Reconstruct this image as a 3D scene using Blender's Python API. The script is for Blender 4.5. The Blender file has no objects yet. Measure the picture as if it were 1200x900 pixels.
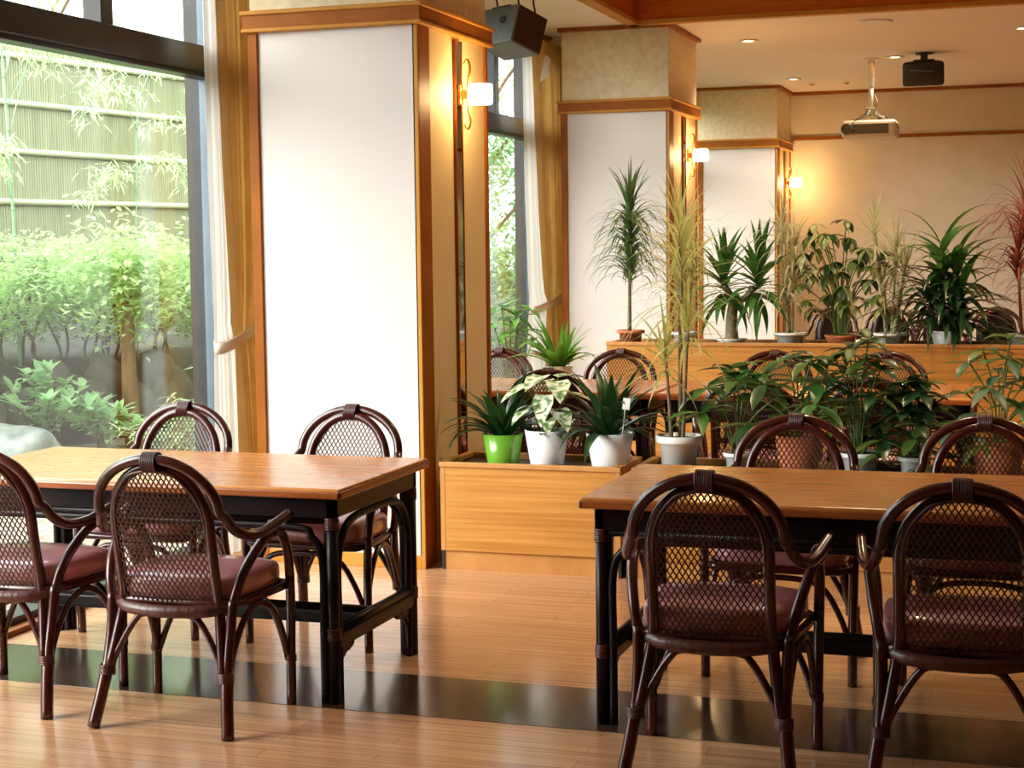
import bpy, bmesh, math, random
from math import sin, cos, pi, radians
from mathutils import Vector, Matrix, noise

scene = bpy.context.scene
COL = scene.collection
RND = random.Random(7)
V = Vector

# ------------------------------------------------------------------ mesh builder
class MB:
    def __init__(self):
        self.v = []; self.f = []; self.s = []; self.m = []

    def face(self, idx, smooth=False, mat=0):
        self.f.append(tuple(idx)); self.s.append(smooth); self.m.append(mat)

    def box(self, lo, hi, bev=0.0, mat=0, M=None, seg=2):
        bm = bmesh.new()
        bmesh.ops.create_cube(bm, size=1.0)
        sx, sy, sz = (hi[i] - lo[i] for i in range(3))
        cx, cy, cz = ((hi[i] + lo[i]) / 2 for i in range(3))
        for v in bm.verts:
            v.co = V((v.co.x * sx + cx, v.co.y * sy + cy, v.co.z * sz + cz))
        if bev > 0:
            bmesh.ops.bevel(bm, geom=list(bm.edges), offset=bev, segments=seg, affect='EDGES', profile=0.5)
        self.add_bm(bm, mat, M, smooth=False)
        bm.free()
        return self

    def add_bm(self, bm, mat=0, M=None, smooth=False):
        b = len(self.v)
        bm.verts.index_update()
        for v in bm.verts:
            self.v.append((M @ v.co) if M else v.co.copy())
        for f in bm.faces:
            self.face([b + v.index for v in f.verts], smooth, mat)

    def tube(self, path, r, n=8, cap=True, mat=0, closed=False):
        path = [V(p) for p in path]
        k = len(path)
        rs = r if isinstance(r, (list, tuple)) else [r] * k
        tang = []
        for i in range(k):
            if closed:
                t = path[(i + 1) % k] - path[i - 1]
            else:
                t = path[min(i + 1, k - 1)] - path[max(i - 1, 0)]
            tang.append(t.normalized() if t.length > 1e-9 else V((0, 0, 1)))
        ref = V((0, 0, 1)) if abs(tang[0].z) < 0.9 else V((1, 0, 0))
        nrm = (ref - tang[0] * ref.dot(tang[0])).normalized()
        b = len(self.v)
        for i in range(k):
            nrm = (nrm - tang[i] * nrm.dot(tang[i]))
            nrm = nrm.normalized() if nrm.length > 1e-6 else tang[i].orthogonal().normalized()
            bi = tang[i].cross(nrm)
            for j in range(n):
                a = 2 * pi * j / n
                self.v.append(path[i] + (nrm * cos(a) + bi * sin(a)) * rs[i])
        for i in range(k if closed else k - 1):
            for j in range(n):
                i2 = (i + 1) % k
                self.face((b + i * n + j, b + i * n + (j + 1) % n, b + i2 * n + (j + 1) % n, b + i2 * n + j), True, mat)
        if cap and not closed:
            self.face([b + j for j in range(n)][::-1], False, mat)
            self.face([b + (k - 1) * n + j for j in range(n)], False, mat)
        return self

    def lathe(self, prof, c=(0, 0, 0), n=28, mat=0, M=None, smooth=True):
        b = len(self.v)
        c = V(c)
        for (r, z) in prof:
            for j in range(n):
                a = 2 * pi * j / n
                p = V((r * cos(a), r * sin(a), z)) + c
                self.v.append(M @ p if M else p)
        for i in range(len(prof) - 1):
            for j in range(n):
                self.face((b + i * n + j, b + i * n + (j + 1) % n, b + (i + 1) * n + (j + 1) % n, b + (i + 1) * n + j), smooth, mat)
        if prof[0][0] > 1e-6:
            self.face([b + j for j in range(n)][::-1], False, mat)
        if prof[-1][0] > 1e-6:
            self.face([b + (len(prof) - 1) * n + j for j in range(n)], False, mat)
        return self

    def blade(self, p0, az, elev, L, W, bend, n=6, fold=0.25, prof='strap', twist=0.0, mat=0):
        """a leaf: a folded ribbon that leaves p0 at azimuth az and elevation elev and bends down by bend"""
        p = V(p0); b = len(self.v); ds = L / n
        for i in range(n + 1):
            t = i / n
            e = elev - bend * t ** 1.3
            a = az + twist * t
            d = V((cos(a) * cos(e), sin(a) * cos(e), sin(e)))
            side = V((-sin(a), cos(a), 0))
            nor = side.cross(d) * -1
            if nor.z < 0 and abs(e) < pi / 2: nor = -nor
            if prof == 'strap':
                w = W * (0.55 + 0.45 * sin(pi * min(1, t * 1.2 + .1))) * (1 if t < .72 else max(0.04, (1 - t) / .28) ** .8)
            elif prof == 'ovate':
                w = W * max(0.04, sin(pi * t ** .8) ** .9)
            elif prof == 'heart':
                w = W * max(0.03, (1 - t) ** .75 * (0.65 + 1.2 * t if t < .3 else 1.01))
            else:
                w = W * max(0.05, (1 - t) ** .6) * min(1, .5 + 3 * t)
            h = w / 2
            self.v += [p + side * h + nor * fold * h, p.copy(), p - side * h + nor * fold * h]
            p = p + d * ds
        for i in range(n):
            q = b + i * 3
            self.face((q, q + 1, q + 4, q + 3), True, mat)
            self.face((q + 1, q + 2, q + 5, q + 4), True, mat)
        return p

    def build(self, name, mats, parent=None, loc=None):
        me = bpy.data.meshes.new(name)
        me.from_pydata([tuple(v) for v in self.v], [], self.f)
        mats = mats if isinstance(mats, (list, tuple)) else [mats]
        for m in mats: me.materials.append(m)
        me.polygons.foreach_set('use_smooth', self.s)
        if len(mats) > 1: me.polygons.foreach_set('material_index', self.m)
        me.update()
        o = bpy.data.objects.new(name, me)
        COL.objects.link(o)
        if parent is not None: o.parent = parent
        if loc is not None: o.location = loc
        return o


def helix(c, ax, ra, rb, length, turns, r=.0045, seg=12):
    """a wound strand about c: ax 0 = along x (ra in y, rb in z), ax 2 = along z (ra in x, rb in y)"""
    out = []
    n = int(turns * seg)
    for i in range(n + 1):
        a = 2 * pi * i / seg; s_ = length * (i / n - .5)
        d = V((s_, ra * cos(a), rb * sin(a))) if ax == 0 else (V((ra * cos(a), s_, rb * sin(a))) if ax == 1 else V((ra * cos(a), rb * sin(a), s_)))
        out.append(V(c) + d)
    m_ = MB(); m_.tube(out, r, 6)
    return m_


def smooth_path(pts, sub=6):
    P = [V(p) for p in pts]; out = []
    for i in range(len(P) - 1):
        p0 = P[i - 1] if i else P[0] * 2 - P[1]
        p1, p2 = P[i], P[i + 1]
        p3 = P[i + 2] if i + 2 < len(P) else P[-1] * 2 - P[-2]
        for k in range(sub):
            t = k / sub
            out.append(0.5 * ((2 * p1) + (p2 - p0) * t + (2 * p0 - 5 * p1 + 4 * p2 - p3) * t * t + (3 * p1 - p0 - 3 * p2 + p3) * t ** 3))
    out.append(P[-1])
    return out


def thing(name, label, cat, loc=(0, 0, 0), rz=0.0, group=None):
    o = bpy.data.objects.new(name, None)
    COL.objects.link(o)
    o.empty_display_size = .1
    o.location = loc; o.rotation_euler = (0, 0, rz)
    o['label'] = label; o['category'] = cat
    if group: o['group'] = group
    return o


def tag(o, label, cat, group=None, kind=None):
    o['label'] = label; o['category'] = cat
    if group: o['group'] = group
    if kind: o['kind'] = kind
    return o


def struct(o, label=None, cat=None):
    o['kind'] = 'structure'
    if label: o['label'] = label
    if cat: o['category'] = cat
    return o


def sempty(name, label, cat):
    o = bpy.data.objects.new(name, None); COL.objects.link(o)
    return struct(o, label, cat)


def dup(root, loc, rz, label):
    r = root.copy(); COL.objects.link(r)
    r.location = loc; r.rotation_euler = (0, 0, rz); r['label'] = label
    for ch in list(root.children):
        c = ch.copy(); COL.objects.link(c); c.parent = r
        for g in list(ch.children):
            d = g.copy(); COL.objects.link(d); d.parent = c
    return r


# ------------------------------------------------------------------ materials
def new_mat(name):
    m = bpy.data.materials.new(name); m.use_nodes = True
    nt = m.node_tree
    return m, nt, nt.nodes['Principled BSDF']


def setp(b, col=None, rough=.5, metal=0., coat=0., spec=None):
    if col is not None: b.inputs['Base Color'].default_value = (*col, 1)
    b.inputs['Roughness'].default_value = rough
    b.inputs['Metallic'].default_value = metal
    b.inputs['Coat Weight'].default_value = coat
    b.inputs['Coat Roughness'].default_value = .12
    if spec is not None: b.inputs['Specular IOR Level'].default_value = spec


def mottled(name, c1, c2, scale=8., stretch=(1, 1, 1), rough=.5, coat=0., bump=0., metal=0., detail=4., spec=None, lo=.35, hi=.65):
    m, nt, b = new_mat(name)
    setp(b, c1, rough, metal, coat, spec)
    tc = nt.nodes.new('ShaderNodeTexCoord'); mp = nt.nodes.new('ShaderNodeMapping')
    mp.inputs['Scale'].default_value = stretch
    nz = nt.nodes.new('ShaderNodeTexNoise'); nz.inputs['Scale'].default_value = scale; nz.inputs['Detail'].default_value = detail
    rp = nt.nodes.new('ShaderNodeValToRGB')
    rp.color_ramp.elements[0].position = lo; rp.color_ramp.elements[0].color = (*c1, 1)
    rp.color_ramp.elements[1].position = hi; rp.color_ramp.elements[1].color = (*c2, 1)
    nt.links.new(tc.outputs['Object'], mp.inputs['Vector']); nt.links.new(mp.outputs['Vector'], nz.inputs['Vector'])
    nt.links.new(nz.outputs['Fac'], rp.inputs['Fac']); nt.links.new(rp.outputs['Color'], b.inputs['Base Color'])
    if bump:
        bp = nt.nodes.new('ShaderNodeBump'); bp.inputs['Strength'].default_value = bump; bp.inputs['Distance'].default_value = .01
        nt.links.new(nz.outputs['Fac'], bp.inputs['Height']); nt.links.new(bp.outputs['Normal'], b.inputs['Normal'])
    return m


def leafmat(name, c1, c2, rough=.4, scale=9., trans=.3, tcol=None):
    m = mottled(name, c1, c2, scale, rough=rough, detail=2.)
    nt = m.node_tree; b = nt.nodes['Principled BSDF']; out = nt.nodes['Material Output']
    tr = nt.nodes.new('ShaderNodeBsdfTranslucent')
    tc = tcol or tuple(min(1, c * 1.6) for c in c2)
    tr.inputs['Color'].default_value = (*tc, 1)
    mx = nt.nodes.new('ShaderNodeMixShader'); mx.inputs['Fac'].default_value = trans
    nt.links.new(b.outputs['BSDF'], mx.inputs[1]); nt.links.new(tr.outputs['BSDF'], mx.inputs[2])
    nt.links.new(mx.outputs['Shader'], out.inputs['Surface'])
    return m


def emis(name, col, strength):
    m, nt, b = new_mat(name)
    setp(b, col, .5)
    b.inputs['Emission Color'].default_value = (*col, 1); b.inputs['Emission Strength'].default_value = strength
    return m


def glassmat(name, tint=(.95, .97, .96)):
    m = bpy.data.materials.new(name); m.use_nodes = True
    nt = m.node_tree; nt.nodes.remove(nt.nodes['Principled BSDF']); out = nt.nodes['Material Output']
    tr = nt.nodes.new('ShaderNodeBsdfTransparent'); tr.inputs['Color'].default_value = (*tint, 1)
    gl = nt.nodes.new('ShaderNodeBsdfGlossy'); gl.inputs['Roughness'].default_value = 0.0
    geo = nt.nodes.new('ShaderNodeNewGeometry'); ior = nt.nodes.new('ShaderNodeMix')
    ior.inputs[2].default_value = 1.5; ior.inputs[3].default_value = 1 / 1.5
    fr = nt.nodes.new('ShaderNodeFresnel'); mx = nt.nodes.new('ShaderNodeMixShader')
    nt.links.new(geo.outputs['Backfacing'], ior.inputs[0]); nt.links.new(ior.outputs[0], fr.inputs['IOR'])
    nt.links.new(fr.outputs['Fac'], mx.inputs['Fac']); nt.links.new(tr.outputs['BSDF'], mx.inputs[1]); nt.links.new(gl.outputs['BSDF'], mx.inputs[2])
    nt.links.new(mx.outputs['Shader'], out.inputs['Surface'])
    return m


def floormat():
    m, nt, b = new_mat('oak_strip_floor')
    setp(b, (.5, .2, .08), .22, 0, .22)
    tc = nt.nodes.new('ShaderNodeTexCoord')
    br = nt.nodes.new('ShaderNodeTexBrick')
    br.inputs['Scale'].default_value = 1.0; br.inputs['Brick Width'].default_value = .9; br.inputs['Row Height'].default_value = .075
    br.inputs['Mortar Size'].default_value = .0012; br.inputs['Mortar Smooth'].default_value = .2; br.inputs['Bias'].default_value = 0
    br.inputs['Color1'].default_value = (.57, .30, .155, 1); br.inputs['Color2'].default_value = (.66, .37, .20, 1); br.inputs['Mortar'].default_value = (.30, .12, .045, 1)
    br.offset = .37
    mp = nt.nodes.new('ShaderNodeMapping'); mp.inputs['Scale'].default_value = (1.2, 34, 1)
    nz = nt.nodes.new('ShaderNodeTexNoise'); nz.inputs['Scale'].default_value = 1.6; nz.inputs['Detail'].default_value = 5
    mixc = nt.nodes.new('ShaderNodeMix'); mixc.data_type = 'RGBA'; mixc.blend_type = 'MULTIPLY'
    rp = nt.nodes.new('ShaderNodeValToRGB')
    rp.color_ramp.elements[0].position = .3; rp.color_ramp.elements[0].color = (.72, .66, .6, 1)
    rp.color_ramp.elements[1].position = .62; rp.color_ramp.elements[1].color = (1.08, 1.06, 1.03, 1)
    mixc.inputs[0].default_value = 1
    L = nt.links.new
    L(tc.outputs['Object'], br.inputs['Vector']); L(tc.outputs['Object'], mp.inputs['Vector']); L(mp.outputs['Vector'], nz.inputs['Vector'])
    L(nz.outputs['Fac'], rp.inputs['Fac']); L(br.outputs['Color'], mixc.inputs[6]); L(rp.outputs['Color'], mixc.inputs[7])
    L(mixc.outputs[2], b.inputs['Base Color'])
    bp = nt.nodes.new('ShaderNodeBump'); bp.inputs['Strength'].default_value = .08; bp.inputs['Distance'].default_value = .004
    L(nz.outputs['Fac'], bp.inputs['Height']); L(bp.outputs['Normal'], b.inputs['Normal'])
    return m


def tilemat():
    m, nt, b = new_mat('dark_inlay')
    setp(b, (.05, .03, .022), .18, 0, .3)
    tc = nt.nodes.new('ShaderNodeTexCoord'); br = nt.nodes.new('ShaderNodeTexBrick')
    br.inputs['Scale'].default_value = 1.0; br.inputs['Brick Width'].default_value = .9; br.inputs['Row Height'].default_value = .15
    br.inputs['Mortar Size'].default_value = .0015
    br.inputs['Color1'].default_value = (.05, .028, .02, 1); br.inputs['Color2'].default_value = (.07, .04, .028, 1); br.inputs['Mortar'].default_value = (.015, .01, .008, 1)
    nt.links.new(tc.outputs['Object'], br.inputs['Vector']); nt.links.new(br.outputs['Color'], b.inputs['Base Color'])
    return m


def veined(name, base, vein, scale):
    m, nt, b = new_mat(name)
    setp(b, base, .45)
    tc = nt.nodes.new('ShaderNodeTexCoord'); vo = nt.nodes.new('ShaderNodeTexVoronoi'); vo.feature = 'DISTANCE_TO_EDGE'; vo.inputs['Scale'].default_value = scale
    rp = nt.nodes.new('ShaderNodeValToRGB')
    rp.color_ramp.elements[0].position = .03; rp.color_ramp.elements[0].color = (*vein, 1)
    rp.color_ramp.elements[1].position = .12; rp.color_ramp.elements[1].color = (*base, 1)
    nt.links.new(tc.outputs['Object'], vo.inputs['Vector']); nt.links.new(vo.outputs['Distance'], rp.inputs['Fac']); nt.links.new(rp.outputs['Color'], b.inputs['Base Color'])
    return m


M = {}
M['floor'] = floormat()
M['inlay'] = tilemat()
M['panel'] = mottled('white_panel', (.665, .615, .59), (.685, .635, .61), 3, rough=.45)
M['plaster'] = mottled('plaster', (.72, .60, .38), (.82, .72, .50), 22, rough=.85, bump=.25, detail=6)
M['backwall'] = mottled('cream_wall', (.68, .60, .47), (.72, .64, .50), 5, rough=.8)
M['brownwall'] = mottled('tan_wall', (.20, .15, .10), (.24, .18, .12), 5, rough=.7)
M['ceiling'] = mottled('ceiling_paint', (.80, .71, .60), (.82, .73, .62), 4, rough=.85)
M['sidepanel'] = mottled('cream_panel', (.74, .58, .31), (.78, .62, .34), 4, rough=.6)
M['trim'] = mottled('amber_trim', (.27, .078, .007), (.34, .105, .011), 5, (1, 1, 1), rough=.5, spec=.15)
M['trimhi'] = mottled('golden_and_lit_trim', (.48, .21, .03), (.55, .25, .04), 5, rough=.5, spec=.2)  # golden wood; also paints the lit front face of the pier posts
M['beam'] = mottled('red_brown_beam', (.44, .10, .007), (.52, .13, .011), 4, (1, 12, 12), rough=.42, spec=.2)
M['planter'] = mottled('honey_oak', (.46, .19, .032), (.63, .30, .068), 2.0, (.6, 1, 30), rough=.4, coat=.15)
M['planterx'] = mottled('honey_oak_edge', (.50, .23, .06), (.60, .29, .09), 2.0, (6, 6, 2), rough=.4, coat=.15)
M['black'] = mottled('gap_shade_black', (.008, .007, .006), (.012, .010, .009), 6, rough=.6)  # painted-in shade of the gaps at the planter plinths
M['tin'] = mottled('dark_tray', (.035, .028, .022), (.06, .05, .04), 9, rough=.45)
M['tabletop'] = mottled('table_veneer', (.50, .175, .034), (.64, .25, .062), 2.2, (.8, 18, 18), rough=.24, coat=.28)
M['tableedge'] = mottled('table_edge', (.30, .075, .016), (.38, .10, .022), 3, (2, 8, 8), rough=.3, coat=.3)
M['darkwood'] = mottled('black_lacquer', (.006, .003, .003), (.011, .005, .005), 5, rough=.34, spec=.22)
M['rattan'] = mottled('dark_rattan', (.034, .0045, .0032), (.068, .010, .006), 7, (1, 1, 1), rough=.26, coat=.25)
M['wrap'] = mottled('rattan_binding', (.050, .010, .008), (.095, .024, .018), 60, (1, 1, .2), rough=.38, coat=.1, bump=.3)
M['weave'] = mottled('cane_weave', (.045, .011, .007), (.085, .024, .013), 18, rough=.4, coat=.05)
M['cushion'] = mottled('rose_vinyl', (.58, .23, .26), (.66, .29, .32), 10, rough=.3, coat=.9, spec=.8)
M['bronze'] = mottled('bronze_frame', (.018, .015, .014), (.03, .026, .024), 5, rough=.3, metal=.3)
M['greyframe'] = mottled('grey_frame', (.10, .13, .16), (.13, .16, .19), 5, rough=.35, metal=.3)
M['glass'] = glassmat('window_glass')
M['mirror'] = mottled('smoked_mirror', (.62, .60, .55), (.64, .62, .57), 4, rough=.03, metal=1.)
M['brass'] = mottled('brass', (.65, .38, .10), (.75, .46, .14), 8, rough=.25, metal=1.)
M['lamp'] = emis('lamp_glow', (1., .66, .30), 62)
M['downlamp'] = emis('downlight_glow', (1., .80, .50), 9)
M['whitemetal'] = mottled('white_metal', (.7, .66, .6), (.74, .7, .64), 8, rough=.4)
M['drape'] = leafmat('gold_drape', (.56, .33, .10), (.68, .45, .17), .8, 5, .22, (.70, .44, .14))
M['tie'] = mottled('cream_band', (.62, .50, .36), (.70, .58, .44), 8, rough=.8)
M['lining'] = leafmat('white_lining', (.82, .80, .76), (.86, .84, .80), .8, 4, .35, (.85, .82, .78))
M['speaker'] = mottled('speaker_shell', (.085, .095, .095), (.11, .12, .12), 12, rough=.5)
M['grille'] = mottled('speaker_grille', (.030, .010, .008), (.040, .014, .011), 60, rough=.7)
M['blackplastic'] = mottled('black_plastic', (.008, .007, .007), (.013, .012, .012), 12, rough=.4)
M['projector'] = mottled('beige_plastic', (.58, .50, .34), (.64, .56, .40), 8, rough=.45)
M['projdark'] = mottled('vent_plastic', (.12, .095, .05), (.15, .12, .07), 8, rough=.5)
M['wpot'] = mottled('white_ceramic', (.84, .84, .84), (.88, .88, .87), 6, rough=.22, coat=.3)
M['gpot'] = mottled('lime_ceramic', (.13, .36, .025), (.17, .42, .035), 6, rough=.25, coat=.3)
M['tpot'] = mottled('terracotta', (.42, .115, .035), (.52, .16, .055), 12, rough=.7)
M['soil'] = mottled('soil', (.02, .013, .008), (.05, .03, .018), 50, rough=.95, bump=.6)
M['lf_dark'] = leafmat('leaf_dark', (.010, .038, .012), (.022, .075, .018), .3, 14, .15)
M['lf_mid'] = leafmat('leaf_mid', (.030, .11, .022), (.065, .19, .035), .35, 12, .25)
M['lf_bright'] = leafmat('leaf_bright', (.09, .28, .03), (.17, .42, .06), .4, 12, .35)
M['lf_yel'] = leafmat('leaf_yellow', (.27, .31, .06), (.58, .56, .22), .4, 22, .3)
M['lf_pale'] = leafmat('leaf_pale', (.35, .36, .17), (.62, .60, .38), .4, 20, .3)
M['lf_var'] = leafmat('leaf_variegated', (.08, .20, .07), (.62, .62, .28), .4, 26, .25)
M['lf_grey'] = leafmat('leaf_greygreen', (.05, .12, .06), (.12, .22, .11), .4, 16, .2)
M['lf_weep'] = leafmat('leaf_weeping', (.045, .10, .045), (.15, .22, .07), .35, 14, .25)
M['lf_red'] = leafmat('leaf_red', (.20, .035, .025), (.34, .09, .05), .4, 14, .25)
M['lf_olive'] = leafmat('leaf_olive', (.045, .10, .018), (.11, .17, .03), .35, 12, .25)
M['caladium'] = mottled('leaf_caladium', (.10, .20, .05), (.66, .70, .50), 34, rough=.45, lo=.42, hi=.54)
M['stem'] = mottled('plant_stem', (.16, .11, .06), (.27, .20, .11), 30, rough=.7)
M['gstem'] = mottled('green_stem', (.08, .14, .03), (.14, .20, .05), 30, rough=.6)
M['pink'] = mottled('pink_petal', (.65, .12, .16), (.75, .2, .24), 20, rough=.5)
M['white'] = mottled('white_card', (.8, .76, .74), (.85, .8, .78), 20, rough=.6)
M['fence'] = mottled('bamboo_fence', (.26, .285, .155), (.35, .365, .21), 3, (8, 8, .6), rough=.55)
M['fencerail'] = mottled('bamboo_rail', (.42, .46, .27), (.50, .53, .33), 5, (.6, .6, 3), rough=.45)
M['bark'] = mottled('bark', (.16, .095, .045), (.27, .17, .085), 14, (1, 1, .3), rough=.85, bump=.6)
M['twig'] = mottled('twig', (.09, .065, .04), (.15, .11, .07), 14, rough=.85)
M['hedge'] = leafmat('hedge_leaf', (.20, .34, .12), (.42, .58, .26), .45, 2.5, .35)
M['gardenleaf'] = leafmat('garden_leaf', (.18, .34, .15), (.40, .58, .30), .4, 3, .35)
M['treeleaf'] = leafmat('tree_leaf', (.15, .32, .12), (.34, .54, .24), .4, 2, .35)
M['bambooleaf'] = leafmat('bamboo_leaf', (.34, .48, .22), (.55, .68, .38), .4, 6, .4)
M['culm'] = mottled('bamboo_culm', (.20, .36, .20), (.30, .46, .28), 10, rough=.4)
M['rock'] = mottled('garden_rock', (.038, .048, .032), (.11, .11, .085), 6, rough=.9, bump=.6)
M['boulder'] = mottled('pale_boulder', (.10, .12, .10), (.30, .32, .29), 7, rough=.85, bump=.6)
M['gravel'] = mottled('garden_ground', (.20, .17, .12), (.42, .38, .30), 26, rough=.95, bump=.6)
M['bank'] = mottled('earth_bank', (.016, .020, .017), (.045, .05, .034), 9, rough=.95, bump=.5)

# ------------------------------------------------------------------ the room
XW = -3.75            # inner face of the window line
PX0, PX1 = -3.465, -2.64
CEIL = 3.06
XR, YF, YB = 4.2, -3.2, 17.62

mb = MB(); mb.box((XW - .05, YF, -.08), (XR, YB, 0))
struct(mb.build('floor', M['floor']), 'honey coloured strip wood floor with a soft gloss', 'floor')
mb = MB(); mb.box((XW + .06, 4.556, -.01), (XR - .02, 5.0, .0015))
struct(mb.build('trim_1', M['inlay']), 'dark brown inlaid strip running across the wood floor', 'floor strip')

# ceiling with a raised coffer on the near side
CX, CY = -2.857, 11.58
mb = MB()
mb.box((XW - .2, CY + .0, CEIL), (XR, YB, CEIL + .1))
mb.box((XW - .2, YF, CEIL), (CX, CY, CEIL + .1))
mb.box((CX, YF, 3.36), (XR, CY, 3.46))
struct(mb.build('ceiling', M['ceiling']), 'pale beige ceiling with a raised near section', 'ceiling')
mb = MB()
mb.box((CX - .02, CY - .002, CEIL - .005), (XR, CY + .03, 3.37))
mb.box((CX - .03, YF, CEIL - .005), (CX + .002, CY + .03, 3.37))
o = struct(mb.build('trim_2', M['beam']), 'red brown beam facing round the raised part of the ceiling', 'beam')
mb = MB()
mb.box((CX - .06, CY - .02, CEIL - .022), (XR, CY + .06, CEIL + .012), .004)
mb.box((CX - .075, YF, CEIL - .022), (CX + .02, CY + .06, CEIL + .012), .004)
mb.build('edge_strip', M['trimhi'], o)

def wall(name, lo, hi, mat, label):
    m_ = MB(); m_.box(lo, hi)
    return struct(m_.build(name, mat), label, 'wall')

wall('wall_back', (XW - .2, YB, 0), (XR, YB + .15, CEIL + .1), M['backwall'], 'cream back wall behind the raised planter')
wall('wall_right', (XR, YF, 0), (XR + .15, YB, 3.46), M['brownwall'], 'tan side wall of the dining room')
wall('wall_front', (XW - .2, YF - .15, 0), (XR, YF, 3.46), M['brownwall'], 'tan end wall of the dining room')
BAYS = [(2.7, 7.0), (7.6, 12.08), (12.8, 17.1)]
HEAD = 2.96
mb = MB()
ys = [YF] + [y for b in BAYS for y in b] + [YB]
for i in range(0, len(ys), 2):
    mb.box((XW - .2, ys[i], 0), (XW - .03, ys[i + 1], CEIL))
mb.box((XW - .2, YF, HEAD), (XW - .03, YB, CEIL))
mb.box((XW - .2, YF, -.3), (XW - .03, YB, 0))
struct(mb.build('wall_left', M['plaster']), 'window wall with plastered stretches between the tall windows', 'wall')

# windows
for k, (a, b) in enumerate(BAYS):
    w = sempty('window_%d' % (k + 1), ['large garden window beside the near dining table', 'tall window between the first and the second pier', 'tall window beyond the second pier'][k], 'window')
    fr = MB()
    x0, x1 = XW - .11, XW
    fr.box((XW - .21, b - .02, -.05), (x0, b + .004, HEAD), .003)
    fr.box((XW - .21, a - .004, -.05), (x0, a + .02, HEAD), .003)
    fr.box((x0, a, 0.0), (x1, a + .07, HEAD), .003)
    fr.box((x0, b - .05, 0.0), (x1, b, HEAD), .003)
    fr.box((x0, a, HEAD - .06), (x1, b, HEAD), .003)
    fr.box((x0, a, 0.0), (x1, b, .05), .003)
    fr.box((x0 - .02, a + .05, 2.275), (x1 + .02, b - .03, 2.395), .004)
    fr.box((x0 + .01, a + .05, 2.255), (x1 - .01, b - .03, 2.28), .003)
    mid = b - 1.0
    fr.box((x0 + .01, mid - .045, 2.39), (x1 - .01, mid + .045, HEAD - .05), .003)
    fr.build('window_frame', M['bronze'], w)
    st = MB(); st.box((x0 + .02, b - .10, .05), (x1 - .015, b - .045, 2.26), .003); st.box((x0 + .02, b - .10, 2.39), (x1 - .015, b - .045, HEAD - .05), .003)
    st.build('sash_stile', M['greyframe'], w)
    for (p, q, z0, z1) in ((a + .065, b - .095, .045, 2.26), (a + .065, mid - .04, 2.39, HEAD - .055), (mid + .04, b - .095, 2.39, HEAD - .055)):
        g = MB(); g.box((XW - .075, p, z0), (XW - .067, q, z1)); g.build('pane', M['glass'], w)
    s = MB(); s.box((XW + .002, a, 0), (XW + .055, b, .022), .004)
    s.build('window_sill', M['trim'], w)

# cornice along the window wall and the back wall
mb = MB()
mb.box((XW - .03, YF, CEIL - .075), (XW + .06, YB, CEIL - .012), .006)
mb.box((XW - .03, YF, CEIL - .025), (XW + .08, YB, CEIL - .001), .006)
struct(mb.build('trim_3', M['trim']), 'amber wood cornice above the windows', 'cornice')
mb = MB(); mb.box((PX1 + .012, YB - .03, CEIL - .035), (XR, YB, CEIL - .001), .006)
struct(mb.build('trim_4', M['trim']), 'thin dark cornice where the back wall meets the ceiling', 'cornice')
mb = MB(); mb.box((PX1 + .022, YB - .025, 2.545), (XR, YB, 2.58), .006)
struct(mb.build('trim_5', M['trim']), 'thin brown picture rail across the back wall', 'rail')
mb = MB(); mb.box((PX1 + .02, YB - .02, 0.002), (XR, YB, .08), .006)
struct(mb.build('baseboard_back', M['trimhi']), 'wooden baseboard along the back wall', 'baseboard')

def pier(name, y0, y1, label):
    r = sempty(name, label, 'pier')
    c = MB(); c.box((PX0 + .006, y0 + .012, 0), (PX1 - .012, y1 - .012, 2.45))
    c.box((XW - .03, y0 + .45, 0), (PX0 + .01, y1 - .012, CEIL)); c.build('pier_core', M['sidepanel'], r)
    u = MB(); u.box((PX0 + .004, y0 + .006, 2.45), (PX1 - .006, y1 - .006, CEIL), .004); u.build('plaster_top', M['plaster'], r)
    p = MB(); p.box((PX0 + .04, y0 + .004, .05), (PX1 - .014, y0 + .014, 2.44)); p.build('white_panel', M['panel'], r)
    t = MB()
    t.box((PX0 - .004, y0 - .008, 0), (PX0 + .044, y0 + .05, 2.44), .004)
    t.box((PX1 - .03, y0 + .004, 0), (PX1 + .001, y0 + .14, 2.44), .003)
    t.box((PX1 - .03, y1 - .03, 0), (PX1 + .001, y1, 2.44), .004)
    t.box((PX0 - .02, y0 - .024, 2.44), (PX1 + .022, y1 + .02, 2.51), .004)
    t.build('corner_post', M['trim'], r)
    h = MB()
    h.box((PX1 - .018, y0 - .006, 0), (PX1, y0 + .006, 2.44), .002)  # front face of the brown post, painted golden as its lit side
    h.box((PX0 - .03, y0 - .034, 2.505), (PX1 + .032, y1 + .03, 2.525), .005)
    h.box((PX0 - .026, y0 - .030, 2.428), (PX1 + .028, y1 + .026, 2.445), .005)
    h.build('lip_and_lit_edge', M['trimhi'], r)
    bb = MB(); bb.box((PX0 + .043, y0 - .006, 0), (PX1 - .016, y0 + .012, .06), .003); bb.build('skirting', M['trimhi'], r)
    cn = MB(); cn.box((PX0 - .02, y0 - .03, CEIL - .03), (PX1 + .03, y1 + .02, CEIL - .002), .005); cn.build('cornice', M['trim'], r)
    mi = MB(); mi.box((PX1 - .012, y0 + .474, .06), (PX1 + .0005, y0 + .556, 2.405)); mi.build('mirror_strip', M['mirror'], r)
    for (ya, yb_) in ((.468, .474), (.556, .562)):
        ms = MB(); ms.box((PX1 - .014, y0 + ya, .06), (PX1 + .004, y0 + yb_, 2.415), .001); ms.build('mirror_edging', M['trim'], r)
    return r

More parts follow.
